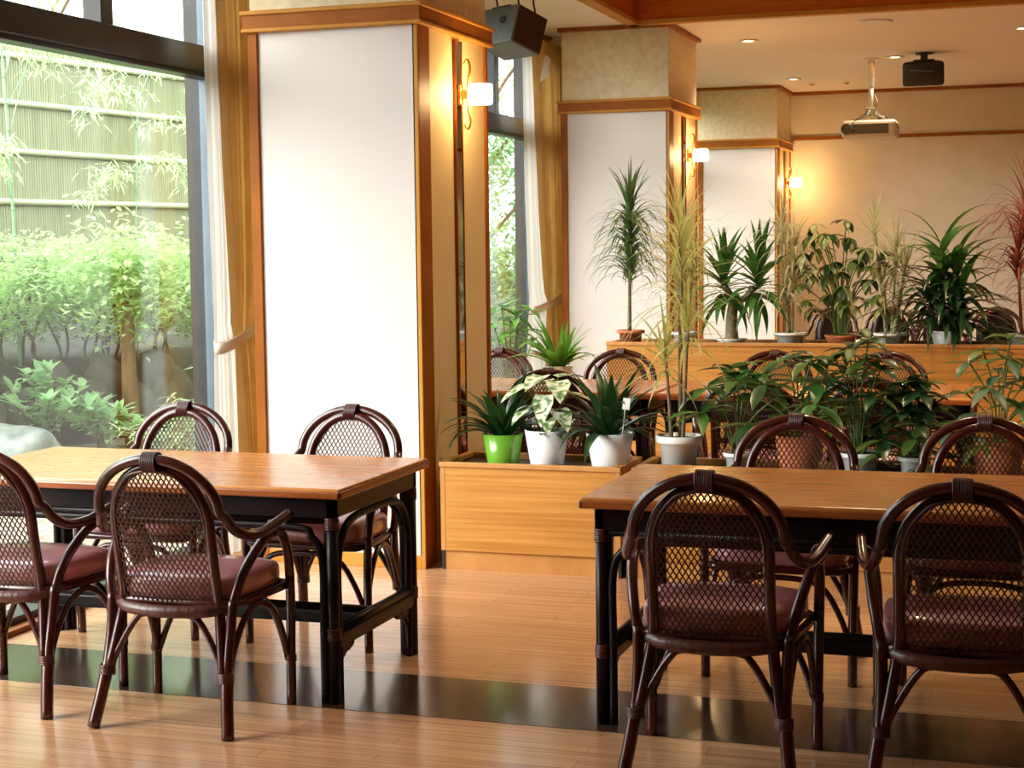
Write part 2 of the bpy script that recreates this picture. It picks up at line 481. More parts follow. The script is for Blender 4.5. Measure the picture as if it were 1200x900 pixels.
pier('wall_pier', 6.70, 7.635, 'nearest white panelled pier with amber wood edging')
pier('wall_pier', 11.70, 12.70, 'second white panelled pier, behind the weeping plant')
pier('wall_pier', 16.72, 17.62, 'farthest white panelled pier, in the back corner')

# ------------------------------------------------------------------ wall lamps
def sconce(loc, label):
    t = thing('wall_sconce', label, 'wall lamp', loc, 0, 'wall lamps on the piers')
    p = MB(); p.box((.002, -.022, -.05), (.02, .022, .05), .006); p.box((.02, -.016, -.02), (.052, .016, .02), .005); p.build('wall_plate', M['brass'], t)
    r = MB()
    r.tube(smooth_path([(.035, -.012, -.14), (.055, -.02, -.16), (.062, -.006, -.12), (.05, 0, -.05), (.05, 0, .05), (.062, -.006, .12), (.055, -.02, .16), (.035, -.012, .14)], 5), .006, 8)
    r.build('bracket', M['brass'], t)
    s = MB(); s.lathe([(.012, -.046), (.05, -.046), (.056, -.036), (.056, .036), (.05, .046), (.012, .046)], (.108, .012, 0), 24); s.build('lamp_shade', M['lamp'], t)
    return t

sconce((PX1 - .001, 7.213, 2.162), 'glowing wall lamp with brass bracket on the nearest pier')
sconce((PX1 - .001, 12.30, 2.128), 'glowing wall lamp with brass bracket on the second pier')
sconce((PX1 - .001, 17.25, 2.082), 'glowing wall lamp with brass bracket on the farthest pier')

# ------------------------------------------------------------------ ceiling fittings
for (x, y, lab) in ((-2.279, 12.95, 'recessed ceiling lamp just beyond the second pier'), (-2.391, 16.13, 'recessed ceiling lamp by the back corner'), (-1.283, 14.6, 'recessed ceiling lamp between projector and black speaker'), (-.197, 13.04, 'recessed ceiling lamp at the right edge of the ceiling')):
    t = thing('ceiling_downlight', lab, 'ceiling lamp', (x, y, CEIL), 0, 'recessed ceiling lamps')
    r = MB(); r.lathe([(.05, -.001), (.075, -.001), (.078, -.010), (.05, -.012), (.046, -.004)], n=24); r.build('rim', M['whitemetal'], t)
    d = MB(); d.lathe([(.0, -.005), (.047, -.005)], n=20); d.build('bulb', M['downlamp'], t)
    L = bpy.data.lights.new('downlight_beam', 'SPOT'); L.energy = 55; L.color = (1, .80, .56); L.spot_size = radians(115); L.spot_blend = .8; L.shadow_soft_size = .05
    lo = bpy.data.objects.new('downlight_beam', L); COL.objects.link(lo); lo.parent = t; lo.location = (0, 0, -.03)
t = thing('ceiling_speaker_vent', 'dark round vent set flush in the ceiling before the projector', 'vent', (-1.224, 12.24, CEIL))
r = MB(); r.lathe([(.115, -.001), (.13, -.001), (.132, -.006), (.115, -.008)], n=28); r.build('rim', M['whitemetal'], t)
d = MB(); d.lathe([(.0, -.004), (.03, -.008), (.117, -.006)], n=28); d.build('grille', M['tin'], t)
for (x, y) in ((-2.3, 16.75), (-1.95, 16.75)):
    t = thing('ceiling_nozzle', 'small brass ceiling nozzle near the back cornice' if x > -2.1 else 'small brass ceiling nozzle near the far pier', 'nozzle', (x, y, CEIL))
    d = MB(); d.lathe([(.0, -.022), (.02, -.022), (.012, -.012), (.03, -.008), (.03, -.001)], n=14); d.build('nozzle', M['brass'], t)

# projector
PJ = V((-1.498, 14.71, CEIL))
t = thing('ceiling_projector', 'beige projector hanging from the ceiling on a metal pole', 'projector', PJ)
b = MB(); b.box((-.235, -.17, -.70), (.235, .19, -.545), .03, seg=3); b.build('housing', M['projector'], t)
b = MB(); b.box((-.17, -.178, -.665), (.17, -.165, -.575), .006); b.build('rear_panel', M['projdark'], t)
b = MB(); b.lathe([(.035, 0), (.05, 0), (.05, .035), (.04, .04), (.036, .02)], n=20, M=Matrix.Translation((-.19, -.165, -.62)) @ Matrix.Rotation(pi / 2, 4, 'X')); b.build('lens', M['projdark'], t)
b = MB(); b.lathe([(.02, -.46), (.02, -.005)], n=14); b.lathe([(.028, -.25), (.028, -.02)], n=14); b.lathe([(.07, -.012), (.07, -.001)], n=20); b.build('pole', M['whitemetal'], t)
b = MB()
for sx in (-1, 1):
    b.tube([(0, 0, -.44), (sx * .05, -.02, -.49), (sx * .14, -.05, -.545)], .012, 8)
b.box((-.045, -.045, -.50), (.045, .045, -.43), .008)
b.build('mount_bracket', M['projdark'], t)
b = MB(); b.tube(smooth_path([(.0, -.02, -.43), (-.03, -.09, -.50), (-.12, -.15, -.55), (-.14, -.185, -.60), (-.12, -.19, -.64)], 5), .007, 6)
b.tube(smooth_path([(.02, .0, -.30), (.06, -.03, -.38), (.05, -.06, -.46), (.10, -.12, -.53)], 5), .005, 6); b.build('cable', M['blackplastic'], t)
b = MB(); b.lathe([(.04, -.55), (.045, -.52), (.03, -.50), (.0, -.495)], (.10, .02, 0), 16); b.build('dial', M['blackplastic'], t)

# black speaker under the ceiling
t = thing('ceiling_speaker', 'black speaker box bracketed under the ceiling right of the projector', 'speaker', (-1.025, 14.44, CEIL))
b = MB()
bm = bmesh.new(); bmesh.ops.create_cube(bm, size=1)
for v in bm.verts:
    tp = 1.0 if v.co.y < 0 else .72
    v.co = V((v.co.x * .36 * tp, v.co.y * .22, v.co.z * (.215 if v.co.y < 0 else .17)))
bmesh.ops.bevel(bm, geom=list(bm.edges), offset=.03, segments=3, affect='EDGES', profile=.5)
b.add_bm(bm, 0, Matrix.Translation((0, 0, -.165)) @ Matrix.Rotation(radians(14), 4, 'X'), True); bm.free()
b.build('cabinet', M['blackplastic'], t)
b = MB(); b.box((-.10, -.128, -.168), (.10, -.118, -.158), .002, M=Matrix.Rotation(radians(4), 4, 'Y')); b.build('badge_strip', M['speaker'], t)
b = MB(); b.lathe([(.075, -.012), (.075, -.001)], n=18); b.box((-.03, -.03, -.07), (.03, .03, -.01), .006); b.box((-.09, -.02, -.075), (.09, .02, -.055), .006); b.build('bracket', M['blackplastic'], t)

# grey speaker by the window
R3 = Matrix(((.4851, -.8619, .1476), (.8163, .5069, .2771), (-.3136, -.0139, .9494)))
t = thing('hanging_speaker', 'grey speaker box hung tilted from the ceiling by the window', 'speaker', (-3.057, 9.30, 2.722))
t.rotation_euler = R3.to_euler()
b = MB(); b.box((-.118, -.155, -.116), (.118, .159, .116), .008); b.build('cabinet', M['speaker'], t)
b = MB(); b.box((-.112, -.166, -.110), (.112, -.154, .110), .006); b.build('grille', M['grille'], t)
b = MB(); b.lathe([(.0, .006), (.016, .006), (.022, .010), (.026, .0)], n=18, M=Matrix.Translation((-.1175, -.04, .03)) @ Matrix.Rotation(-pi / 2, 4, 'Y')); b.build('port', M['blackplastic'], t)
b = MB()
Ri = R3.inverted()
for (px, py) in ((-.06, -.10), (.04, -.13), (-.05, .10)):
    top = Ri @ (V((0, 0, CEIL - 2.722)) + (R3 @ V((px, py, 0))) * V((1, 1, 0)))
    b.tube([(px, py, .114), (px * .5 + top.x * .5 + .01, py * .5 + top.y * .5, .57 * top.z), top], .006, 6)
b.build('hanger_cable', M['blackplastic'], t)
b = MB(); b.box((-.10, -.05, .114), (.05, .12, .135), .006); b.build('mount_plate', M['blackplastic'], t)

# ------------------------------------------------------------------ curtains
def curtain(label, ya, yb, tie_a, tie_b, ztie, xc, amp, flap, seed, lo_top, lo_tie):
    rn = random.Random(seed)
    oy = (ya + yb) / 2
    t = thing('window_curtain', label, 'curtain', (xc, oy, .02), 0, 'tied back curtains')
    ztop = CEIL - .085
    n_f, n_z = 150, 44
    ph = [rn.uniform(0, 2 * pi) for _ in range(4)]
    def span(z):
        if z > ztie:
            q = ((z - ztie) / (ztop - ztie)) ** .6
            return tie_a + (ya - tie_a) * q, tie_b + (yb - tie_b) * q
        q = ((ztie - z) / ztie) ** .6
        return tie_a + (ya - .02 - tie_a) * q, tie_b + (yb - tie_b) * q
    def surf(lof, hif, xoff, k, ampl):
        m_ = MB()
        for i in range(n_z + 1):
            z = .02 + (ztop - .02) * i / n_z
            a, b_ = span(z)
            g = 1 - .5 * math.exp(-((z - ztie) / .14) ** 2)
            lo, hi = lof(z), hif(z)
            for j in range(n_f + 1):
                u = lo + (hi - lo) * j / n_f
                v_ = j / n_f
                w = 1.6 * abs(sin(pi * k * v_ + .18 * sin(z * 1.7 + 5 * v_))) ** .8 + .35 * sin(2 * pi * k * 1.6 * v_ + ph[1] + z * .4) - .8
                m_.v.append(V((xoff + ampl * g * w, a + (b_ - a) * u - oy + .004 * sin(2 * z + 9 * v_), z - .02)))
        for i in range(n_z):
            for j in range(n_f):
                q = i * (n_f + 1) + j
                m_.face((q, q + 1, q + n_f + 2, q + n_f + 1), True)
        return m_
    def lo_d(z):
        if z > ztie: return lo_top + (lo_tie - lo_top) * (1 - (z - ztie) / (ztop - ztie))
        return lo_tie + .08
    surf(lo_d, lambda z: 1.0, 0.0, 6.0, amp).build('drape', M['drape'], t)
    surf(lambda z: 0.0, lambda z: lo_d(z) + .12, -.03, 3.2, amp * .5).build('lining', M['lining'], t)
    tb = MB()
    N = 32
    for j in range(N):
        a = 2 * pi * j / N
        cy, ry = (tie_a + tie_b) / 2 - oy, (tie_b - tie_a) / 2 + .012
        p = V(((amp * 1.5 + .028) * cos(a) - .012, cy + ry * sin(a), ztie - .03 + .055 * sin(a)))
        q = V((.005 * cos(a), 0, 0))
        tb.v += [p + V((0, 0, -.026)), p + V((0, 0, .026)), p + q + V((0, 0, .026)), p + q + V((0, 0, -.026))]
    for j in range(N):
        q, q2 = j * 4, ((j + 1) % N) * 4
        for (m0, m1) in ((0, 1), (1, 2), (2, 3), (3, 0)):
            tb.face((q + m0, q2 + m0, q2 + m1, q + m1), True)
    tb.build('tieback', M['tie'], t)
    if flap:
        f = MB(); n = 10
        for i in range(n + 1):
            q1 = i / n
            for j in range(n + 1):
                u = j / n * q1
                f.v.append(V((.07 + .02 * sin(5 * u) + .015 * q1, -.24 + .02 * q1 - .21 * q1 + .34 * u, 2.85 - .02 - .22 * q1 + .09 * u + .02 * sin(4 * u))))
        for i in range(n):
            for j in range(n):
                q = i * (n + 1) + j
                f.face((q, q + 1, q + n + 2, q + n + 1), True)
        f.build('turned_corner', M['lining'], t)
    return t

curtain('gold curtain with white lining tied back beside the nearest pier', 6.60, 7.06, 6.61, 6.95, 1.06, -3.60, .019, False, 3, .13, .34)
curtain('gold curtain with a turned over corner beside the second pier', 11.30, 12.20, 11.40, 12.16, 1.04, -3.60, .026, True, 5, .16, .40)

# ------------------------------------------------------------------ tables
def table(x0, x1, y0, y1, label):
    cx, cy = (x0 + x1) / 2, (y0 + y1) / 2
    hx, hy = (x1 - x0) / 2, (y1 - y0) / 2
    t = thing('dining_table', label, 'table', (cx, cy, 0), 0, 'dining tables with dark frames')
    m_ = MB(); m_.box((-hx, -hy, .668), (hx, hy, .70), .008, seg=3)
    tp = m_.build('tabletop', M['tabletop'], t)
    e = MB(); e.box((-hx - .004, -hy - .004, .667), (-hx + .012, hy + .004, .692), .006); e.box((hx - .012, -hy - .004, .667), (hx + .004, hy + .004, .692), .006)
    e.box((-hx - .004, -hy - .004, .667), (hx + .004, -hy + .012, .692), .006); e.box((-hx - .004, hy - .012, .667), (hx + .004, hy + .004, .692), .006)
    e.build('edge_band', M['tableedge'], tp)
    ax, ay = hx - .035, hy - .035
    a = MB(); a.box((-ax, -ay, .60), (ax, -ay + .03, .668), .003); a.box((-ax, ay - .03, .60), (ax, ay, .668), .003)
    a.box((-ax, -ay, .60), (-ax + .03, ay, .668), .003); a.box((ax - .03, -ay, .60), (ax, ay, .668), .003)
    a.build('apron', M['darkwood'], t)
    r = MB()
    for sy in (-1, 1):
        for (z, d) in ((.592, .0), (.566, .004)):
            q = .06 if z > .58 else .0
        yy = sy * (ay - .016)
        r.tube([(-ax + .02, yy, .590), (ax - .02, yy, .590)], .012, 8)
        xs = ax - .052
        r.tube(smooth_path([(-xs, yy, .0), (-xs, yy, .25), (-xs, yy, .46), (-xs + .035, yy, .535), (-xs + .12, yy, .566), (0, yy, .567), (xs - .12, yy, .566), (xs - .035, yy, .535), (xs, yy, .46), (xs, yy, .25), (xs, yy, .0)], 6), .0135, 8)
    for sx in (-1, 1):
        xx = sx * (ax - .016); ysz = ay - .052
        r.tube(smooth_path([(xx, -ysz, .0), (xx, -ysz, .25), (xx, -ysz, .44), (xx, -ysz + .04, .53), (xx, -ysz + .12, .575), (xx, 0, .582), (xx, ysz - .12, .575), (xx, ysz - .04, .53), (xx, ysz, .44), (xx, ysz, .25), (xx, ysz, .0)], 6), .0135, 8)
    r.build('arched_rail', M['darkwood'], t)
    for sx in (-1, 1):
        for sy in (-1, 1):
            l = MB()
            X, Y = sx * (ax - .018), sy * (ay - .018)
            l.tube([(X, Y, 0), (X, Y, .60)], .020, 12)
            l.box((X - .03 * (sx > 0) - .0 * (sx < 0), Y - .03 * (sy > 0), .0), (X + .03 * (sx < 0), Y + .03 * (sy < 0), .60), .004)
            lg = l.build('leg', M['darkwood'], t)
            for z in (.225, .58):
                helix((X, Y, z), 2, .0205, .0205, .04, 6, .0038).build('binding', M['wrap'], lg)
    s = MB()
    for sx in (-1, 1):
        X = sx * (ax - .022)
        s.box((X - .02, -ay + .03, .175), (X + .02, ay - .03, .222), .009)
        s.tube([(X, -ay + .03, .232), (X, ay - .03, .232)], .017, 10)
        for sy in (-1, 1):
            s.tube(smooth_path([(X, sy * (ay - .045), .06), (X, sy * (ay - .055), .12), (X, sy * (ay - .10), .155), (X, sy * (ay - .15), .165), (X, sy * (ay - .16), .18)], 5), [.012 + .0 * k for k in range(21)], 8)
            s.box((X - .012, min(sy * (ay - .04), sy * (ay - .13)), .15), (X + .012, max(sy * (ay - .04), sy * (ay - .13)), .18), .004)
    s.box((-ax + .02, -.022, .178), (ax - .02, .022, .225), .008)
    s.tube([(-ax + .02, 0, .232), (ax - .02, 0, .232)], .014, 10)
    s.build('stretcher', M['darkwood'], t)
    return t

table(-3.63, -2.082, 4.556, 5.325, 'orange topped dining table with dark frame beside the garden window')
table(-1.312, .24, 4.585, 5.36, 'orange topped dining table with dark frame in front of the planters, at right')
table(-3.45, -1.885, 7.93, 8.71, 'dining table behind the first pier, carrying a green strap leaved plant')
table(-1.862, -.30, 7.93, 8.71, 'dining table between the low planter and the raised planter')

# ------------------------------------------------------------------ chairs
def arch_pts(hw, z0, zt, y0, yt, n=14):
    """half circle top of a hoop: from (-hw, z0) over the top to (hw, z0)"""
    out = []
    for i in range(n + 1):
        a = pi * i / n
        s = sin(a)
        out.append((-hw * cos(a), y0 + (yt - y0) * s, z0 + (zt - z0) * s))
    return out

def make_chair(label):
    t = thing('rattan_armchair', label, 'chair', (0, 0, 0), 0, 'dark rattan armchairs')
    # inner back frame: rises from the rear legs
    m_ = MB()
    core = [(-.197, -.163, .165), (-.178, -.135, .28), (-.163, -.115, .39), (-.160, -.135, .50)]
    ar = arch_pts(.160, .63, .810, -.155, -.192)
    pts = core + ar + [(-p[0], p[1], p[2]) for p in core[::-1]]
    m_.tube(smooth_path(pts, 3), .0165, 10)
    m_.build('back_frame', M['rattan'], t)
    # outer hoop that runs on into the arms
    m_ = MB()
    side = [(-.285, .125, .628), (-.275, .06, .610), (-.262, -.01, .592), (-.244, -.075, .592), (-.226, -.125, .616), (-.211, -.152, .655)]
    ar = arch_pts(.204, .672, .832, -.172, -.212)
    pts = side + ar + [(-p[0], p[1], p[2]) for p in side[::-1]]
    m_.tube(smooth_path(pts, 4), .0165, 10)
    m_.build('arm_hoop', M['rattan'], t)
    # woven panel
    m_ = MB()
    def half(z):
        if z < .63: return .152
        q = (z - .63) / (.803 - .63)
        return .152 * math.sqrt(max(0, 1 - q * q))
    def yy(x, z):
        return -.118 - .078 * (z - .39) / .4 - .018 * (1 - (x / .17) ** 2)
    slope, step = .62, .0172
    for fam in (-1, 1):
        c = -.5
        while c < .5:
            seg = []
            for i in range(42):
                z = .385 + .41 * i / 41
                x = c + fam * slope * (z - .585)
                if abs(x) <= half(z): seg.append((x, z))
            if len(seg) >= 2:
                keep = seg[::5] + ([seg[-1]] if (len(seg) - 1) % 5 else [])
                b0 = len(m_.v)
                tx = V((slope * fam, 0, 1)).normalized(); nx = V((tx.z, 0, -tx.x))
                for (x, z) in keep:
                    p = V((x, yy(x, z) + fam * .0012, z))
                    for (u, w) in ((-1, -1), (1, -1), (1, 1), (-1, 1)):
                        m_.v.append(p + nx * .0020 * u + V((0, .0009 * w, 0)))
                for i in range(len(keep) - 1):
                    for j in range(4):
                        m_.face((b0 + i * 4 + j, b0 + i * 4 + (j + 1) % 4, b0 + i * 4 + 4 + (j + 1) % 4, b0 + i * 4 + 4 + j))
            c += step
    # bound edge of the woven panel
    ed = [(-.150, yy(-.150, .40), .392)] + [(-half(z) if z < .62 else -half(z), yy(half(z), z), z) for z in (.46, .54, .62, .66, .70, .735, .765, .785)] + [(0, yy(0, .797), .797)]
    ed = ed + [(-p[0], p[1], p[2]) for p in ed[:-1][::-1]]
    m_.tube(smooth_path(ed, 3), .005, 6)
    m_.build('woven_back', M['weave'], t)
    # bar under the back
    m_ = MB()
    m_.tube(smooth_path([(-.18, -.105, .372), (-.12, -.145, .366), (0, -.165, .364), (.12, -.145, .366), (.18, -.105, .372)], 5), .020, 10)
    m_.build('back_apron', M['wrap'], t)
    # seat
    m_ = MB()
    bm = bmesh.new()
    n = 28; lay = [(.0, .394, .93), (.0, .400, .99), (.0, .425, 1.0), (0, .445, .995), (0, .458, .965), (0, .468, .80), (0, .472, .4)]
    rings = []
    for (dz, z, sc) in lay:
        ring = []
        for j in range(n):
            a = 2 * pi * j / n
            ca, sa = cos(a), sin(a)
            x = math.copysign(abs(ca) ** .45, ca); y = math.copysign(abs(sa) ** .45, sa)
            w = .205 + .028 * (y + 1) / 2
            ring.append(bm.verts.new((x * w * sc, .055 + y * .185 * sc, z)))
        rings.append(ring)
    for i in range(len(rings) - 1):
        for j in range(n):
            bm.faces.new((rings[i][j], rings[i][(j + 1) % n], rings[i + 1][(j + 1) % n], rings[i + 1][j]))
    bm.faces.new(rings[-1]); bm.faces.new(rings[0][::-1])
    m_.add_bm(bm, 0, None, True); bm.free()
    m_.build('seat_cushion', M['cushion'], t)
    m_ = MB()
    loop = [(-.19, -.11, .385), (-.215, 0, .383), (-.228, .12, .383), (-.222, .205, .383), (-.19, .235, .383), (0, .24, .383), (.19, .235, .383), (.222, .205, .383), (.228, .12, .383), (.215, 0, .383), (.19, -.11, .385), (0, -.125, .385)]
    m_.tube(smooth_path(loop + [loop[0]], 3)[:-1], .0135, 8, closed=True)
    m_.box((-.20, -.11, .376), (.20, .22, .398), .004)
    m_.build('seat_frame', M['rattan'], t)
    # legs, with the bent pole that carries the arm
    for sx in (-1, 1):
        m_ = MB(); m_.tube(smooth_path([(sx * .243, .195, 0), (sx * .243, .198, .15), (sx * .245, .20, .30), (sx * .247, .195, .42)], 5), [.016] * 5 + [.0155] * 11, 10); m_.build('leg', M['rattan'], t)
        m_ = MB(); m_.tube(smooth_path([(sx * .230, -.205, 0), (sx * .216, -.18, .09), (sx * .206, -.155, .18), (sx * .204, -.125, .30), (sx * .208, -.11, .40)], 5), [.0195] * 10 + [.016] * 11, 10); m_.build('leg', M['rattan'], t)
        m_ = MB(); m_.tube(smooth_path([(sx * .247, .195, .41), (sx * .250, .18, .49), (sx * .254, .135, .555), (sx * .257, .075, .578), (sx * .252, .01, .562), (sx * .238, -.055, .51), (sx * .222, -.095, .45), (sx * .208, -.11, .39)], 5), .0155, 9); m_.build('arm_support', M['rattan'], t)
        m_ = MB()
        m_.tube(smooth_path([(sx * .236, .19, .15), (sx * .233, .15, .26), (sx * .228, .09, .34), (sx * .222, .02, .362), (sx * .214, -.05, .33), (sx * .208, -.11, .25), (sx * .206, -.15, .16)], 5), 0.0105, 8)
        m_.build('brace', M['rattan'], t)
    for (y, z0, x0) in ((.198, .15, .232), (-.158, .17, .198)):
        m_ = MB(); m_.tube(smooth_path([(-x0, y, z0), (-x0 + .035, y + .012, .245), (-x0 + .085, y + .02, .325), (-.07, y + .02, .35), (.07, y + .02, .35), (x0 - .085, y + .02, .325), (x0 - .035, y + .012, .245), (x0, y, z0)], 5), 0.0105, 8); m_.build('brace', M['rattan'], t)
    # bindings
    helix((0, -.2025, .822), 0, .029, .029, .050, 8, .004, 14).build('binding', M['wrap'], t)
    for sx in (-1, 1):
        helix((sx * .203, -.160, .172), 2, .0225, .0205, .03, 5, .0038).build('binding', M['wrap'], t)
        helix((sx * .243, .196, .152), 2, .0165, .0165, .022, 4, .003).build('binding', M['wrap'], t)
        helix((sx * .262, .058, .592), 1, .0175, .026, .022, 4, .0035).build('binding', M['wrap'], t)
    return t

CH = [
    (-3.157, 4.42, -2, 'rattan armchair cut off at the left edge, facing the garden window table'),
    (-2.512, 4.372, 0, 'rattan armchair with its back to us at the corner of the left table'),
    (-3.235, 5.43, 180, 'rattan armchair across the left table in front of the garden window'),
    (-2.525, 5.44, 178, 'rattan armchair across the left table in front of the white pier'),
    (-.847, 4.37, 0, 'rattan armchair with its back to us at the near left corner of the right table'),
    (-.19, 4.37, 0, 'rattan armchair with its back to us near the right edge of the photo'),
    (-.825, 5.45, 180, 'rattan armchair across the right table, in front of the terracotta pot'),
    (-.19, 5.52, 181, 'rattan armchair across the right table, last one to the right'),
    (-3.07, 8.83, 180, 'rattan armchair half hidden behind the edge of the nearest pier'),
    (-2.31, 7.74, 0, 'rattan armchair right behind the caladium and the low planter'),
    (-2.33, 8.83, 180, 'rattan armchair facing us at the left end of the raised planter'),
    (-1.285, 7.42, 4, 'rattan armchair behind the low planter, right of the tall spiky plant'),
    (-1.44, 8.83, 180, 'rattan armchair facing us against the raised planter, under the yucca'),
    (-.775, 7.60, 0, 'rattan armchair behind the leafy money plants of the low planter'),
    (-.82, 8.85, 180, 'rattan armchair facing us under the white pot of slender canes'),
    (-1.87, 15.0, 180, 'rattan armchair by the back wall behind the variegated umbrella plant'),
    (-1.36, 14.95, 180, 'rattan armchair by the back wall behind the slender cane plant'),
    (-.93, 15.6, 180, 'rattan armchair by the back wall behind the broad leaved corn plant'),
    (-.42, 15.0, 180, 'rattan armchair by the back wall beside the red leaved plant'),
]
m_ = MB()
bk = []
for i in range(9):
    z = .39 + (.80 - .39) * i / 8
    hw = .152 if z < .63 else .153 * math.sqrt(max(0.004, 1 - ((z - .63) / .172) ** 2))
    y = -.118 - .078 * (z - .39) / .4
    for j in range(7):
        u = -1 + j / 3
        bk.append((u * hw, y - .018 * (1 - u * u), z))
m_.v = [V(p) for p in bk] + [V(p) + V((0, .028, 0)) for p in bk]
for i in range(8):
    for j in range(6):
        q = i * 7 + j
        m_.face((q, q + 1, q + 8, q + 7), True); m_.face((q + 63, q + 70, q + 71, q + 64), True)
for i in range(8):
    m_.face((i * 7, i * 7 + 7, i * 7 + 70, i * 7 + 63)); m_.face((i * 7 + 6, i * 7 + 69, i * 7 + 76, i * 7 + 13))
for j in range(6):
    m_.face((j, j + 63, j + 64, j + 1)); m_.face((56 + j, 57 + j, 120 + j, 119 + j))
tmp = m_.build('back_pad', M['darkwood']); solid_back = tmp.data
bpy.data.objects.remove(tmp)
first = None
for (x, y, a, lab) in CH:
    if first is None:
        first = make_chair(lab); first.location = (x, y, 0.002); first.rotation_euler = (0, 0, radians(a))
    else:
        c = dup(first, (x, y, 0.002), radians(a), lab)
        if y > 12:
            for ch in c.children:
                if ch.name.startswith('woven_back'):
                    ch.data = solid_back; ch.name = 'back_pad'

# ------------------------------------------------------------------ planters
def planter(x0, x1, y0, y1, h, label):
    t = thing('planter_box', label, 'planter', (x0, y0, 0), 0, 'oak planter boxes')
    W, D = x1 - x0, y1 - y0
    b = MB(); b.box((.012, .012, 0), (W - .012, D - .012, .085)); b.build('plinth', M['planterx'], t)
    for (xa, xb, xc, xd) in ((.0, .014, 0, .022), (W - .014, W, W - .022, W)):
        k = MB(); k.box((xa, .008, .0), (xb, D - .01, .088)); k.build('plinth_gap_shade', M['black'], t)  # black block painting the shade of the open gap beside the plinth
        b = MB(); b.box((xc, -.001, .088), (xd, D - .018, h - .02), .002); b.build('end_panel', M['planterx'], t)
    b = MB()
    b.box((.022, 0, .088), (W - .022, .02, h - .02), .002); b.box((0, D - .02, .088), (W, D, h - .02), .002)
    b.box((.02, .018, .088), (W - .02, D - .018, h - .06))
    b.build('panel', M['planter'], t)
    r = MB()
    r.box((-.004, -.008, h - .022), (W + .004, .022, h), .003); r.box((-.004, D - .022, h - .022), (W + .004, D + .004, h), .003)
    r.box((-.004, .0, h - .022), (.03, D, h), .003); r.box((W - .03, .0, h - .022), (W + .004, D, h), .003)
    r.build('rim', M['planterx'], t)
    tr = MB(); tr.box((.028, .02, h - .062), (W - .028, D - .02, h - .028)); tr.build('tray', M['tin'], t)
    return t

planter(-2.572, -1.738, 6.715, 7.10, .49, 'low oak planter box against the nearest pier, holding three pots')
planter(-1.686, .60, 6.725, 7.11, .49, 'long low oak planter box full of leafy plants, behind the right table')
planter(-2.668, .75, 9.98, 10.36, .832, 'tall oak planter box lined with potted plants, far behind the tables')
ZP, ZB = .49 - .028, .832 - .028

# ------------------------------------------------------------------ potted plants
def pot(kind, r, h, parent, base=0.0):
    m_ = MB()
    if kind == 'flare':
        m_.lathe([(.0, 0), (r * .70, 0), (r * .74, .006), (r, h), (r * .95, h), (r * .92, h * .93), (.0, h * .88)], n=32)
    elif kind == 'rim':
        m_.lathe([(.0, 0), (r * .72, 0), (r * .80, h * .78), (r * .98, h * .80), (r, h * .84), (r, h), (r * .9, h), (r * .86, h * .9), (0, h * .86)], n=32)
    elif kind == 'bowl':
        m_.lathe([(.0, 0), (r * .55, 0), (r * .78, h * .35), (r * .95, h * .8), (r, h), (r * .92, h), (r * .88, h * .9), (0, h * .85)], n=32)
    return m_

def plant(name, label, x, y, z, pk, pm, r, h):
    t = thing(name, label, 'potted plant', (x, y, z), 0)
    pot(pk, r, h, t).build('pot', pm, t)
    s = MB(); s.lathe([(0, h * .93), (r * .5, h * .925), (r * .90, h * .90)], n=24); s.build('soil', M['soil'], t)
    return t

def strap(label, x, y, z, pk, pm, r, h, n, L, W, mat, seed, e0=(.7, 1.45), bend=(.5, 1.6), name='strap_leaf_plant'):
    rn = random.Random(seed)
    t = plant(name, label, x, y, z, pk, pm, r, h)
    m_ = MB()
    for i in range(n):
        az = rn.uniform(0, 2 * pi); q = rn.random()
        p = (cos(az) * .025, sin(az) * .025, h * .9)
        m_.blade(p, az, e0[0] + (e0[1] - e0[0]) * q, L * rn.uniform(.65, 1.1), W * rn.uniform(.8, 1.15), bend[0] + (bend[1] - bend[0]) * (1 - q) * rn.uniform(.6, 1.1), 8, .22, 'strap', rn.uniform(-.3, .3))
    m_.build('foliage', mat, t)
    return t

def rosette(m_, p, n, L, W, rn, e0=1.2, e1=-.3, bend=1.4, spine=.1, weep=False):
    for i in range(n):
        q = i / max(1, n - 1)
        az = i * 2.39996 + rn.uniform(-.3, .3)
        e = e0 + (e1 - e0) * q + rn.uniform(-.12, .12)
        if weep and q > .12:
            m_.blade(V(p) + V((0, 0, spine * (1 - q) - spine * .5)), az, rn.uniform(.5, 1.2), L * rn.uniform(.75, 1.15), W * rn.uniform(.8, 1.1), rn.uniform(2.0, 2.5), 9, .2, 'strap', rn.uniform(-.1, .1))
            continue
        m_.blade(V(p) + V((0, 0, spine * (1 - q) - spine * .5)), az, e, L * rn.uniform(.75, 1.1), W * rn.uniform(.8, 1.1), bend * rn.uniform(.5, 1.15) * (.4 + .6 * q), 7, .2, 'strap', rn.uniform(-.25, .25))

def cane(label, x, y, z, pk, pm, r, h, heads, mat, seed, stemmat=None, name='dracaena_plant', stem_r=.007, weep=False):
    """heads: (dx, dy, zhead, n, L, W, bend, spine)"""
    rn = random.Random(seed)
    t = plant(name, label, x, y, z, pk, pm, r, h)
    s = MB(); f = MB()
    for (dx, dy, zh, n, L, W, bend, spine) in heads:
        bx, by = dx * .35 + rn.uniform(-.01, .01), dy * .35 + rn.uniform(-.01, .01)
        s.tube(smooth_path([(bx, by, h * .85), (bx + (dx - bx) * .4, by + (dy - by) * .4, h + (zh - h) * .45), (dx, dy, zh + spine * .45)], 6), [stem_r * (1.15 - .5 * i / 12) for i in range(13)], 8)
        rosette(f, (dx, dy, zh), n, L, W, rn, 1.45, -.35, bend, spine, weep)
    s.build('stem', stemmat or M['stem'], t)
    f.build('foliage', mat, t)
    return t

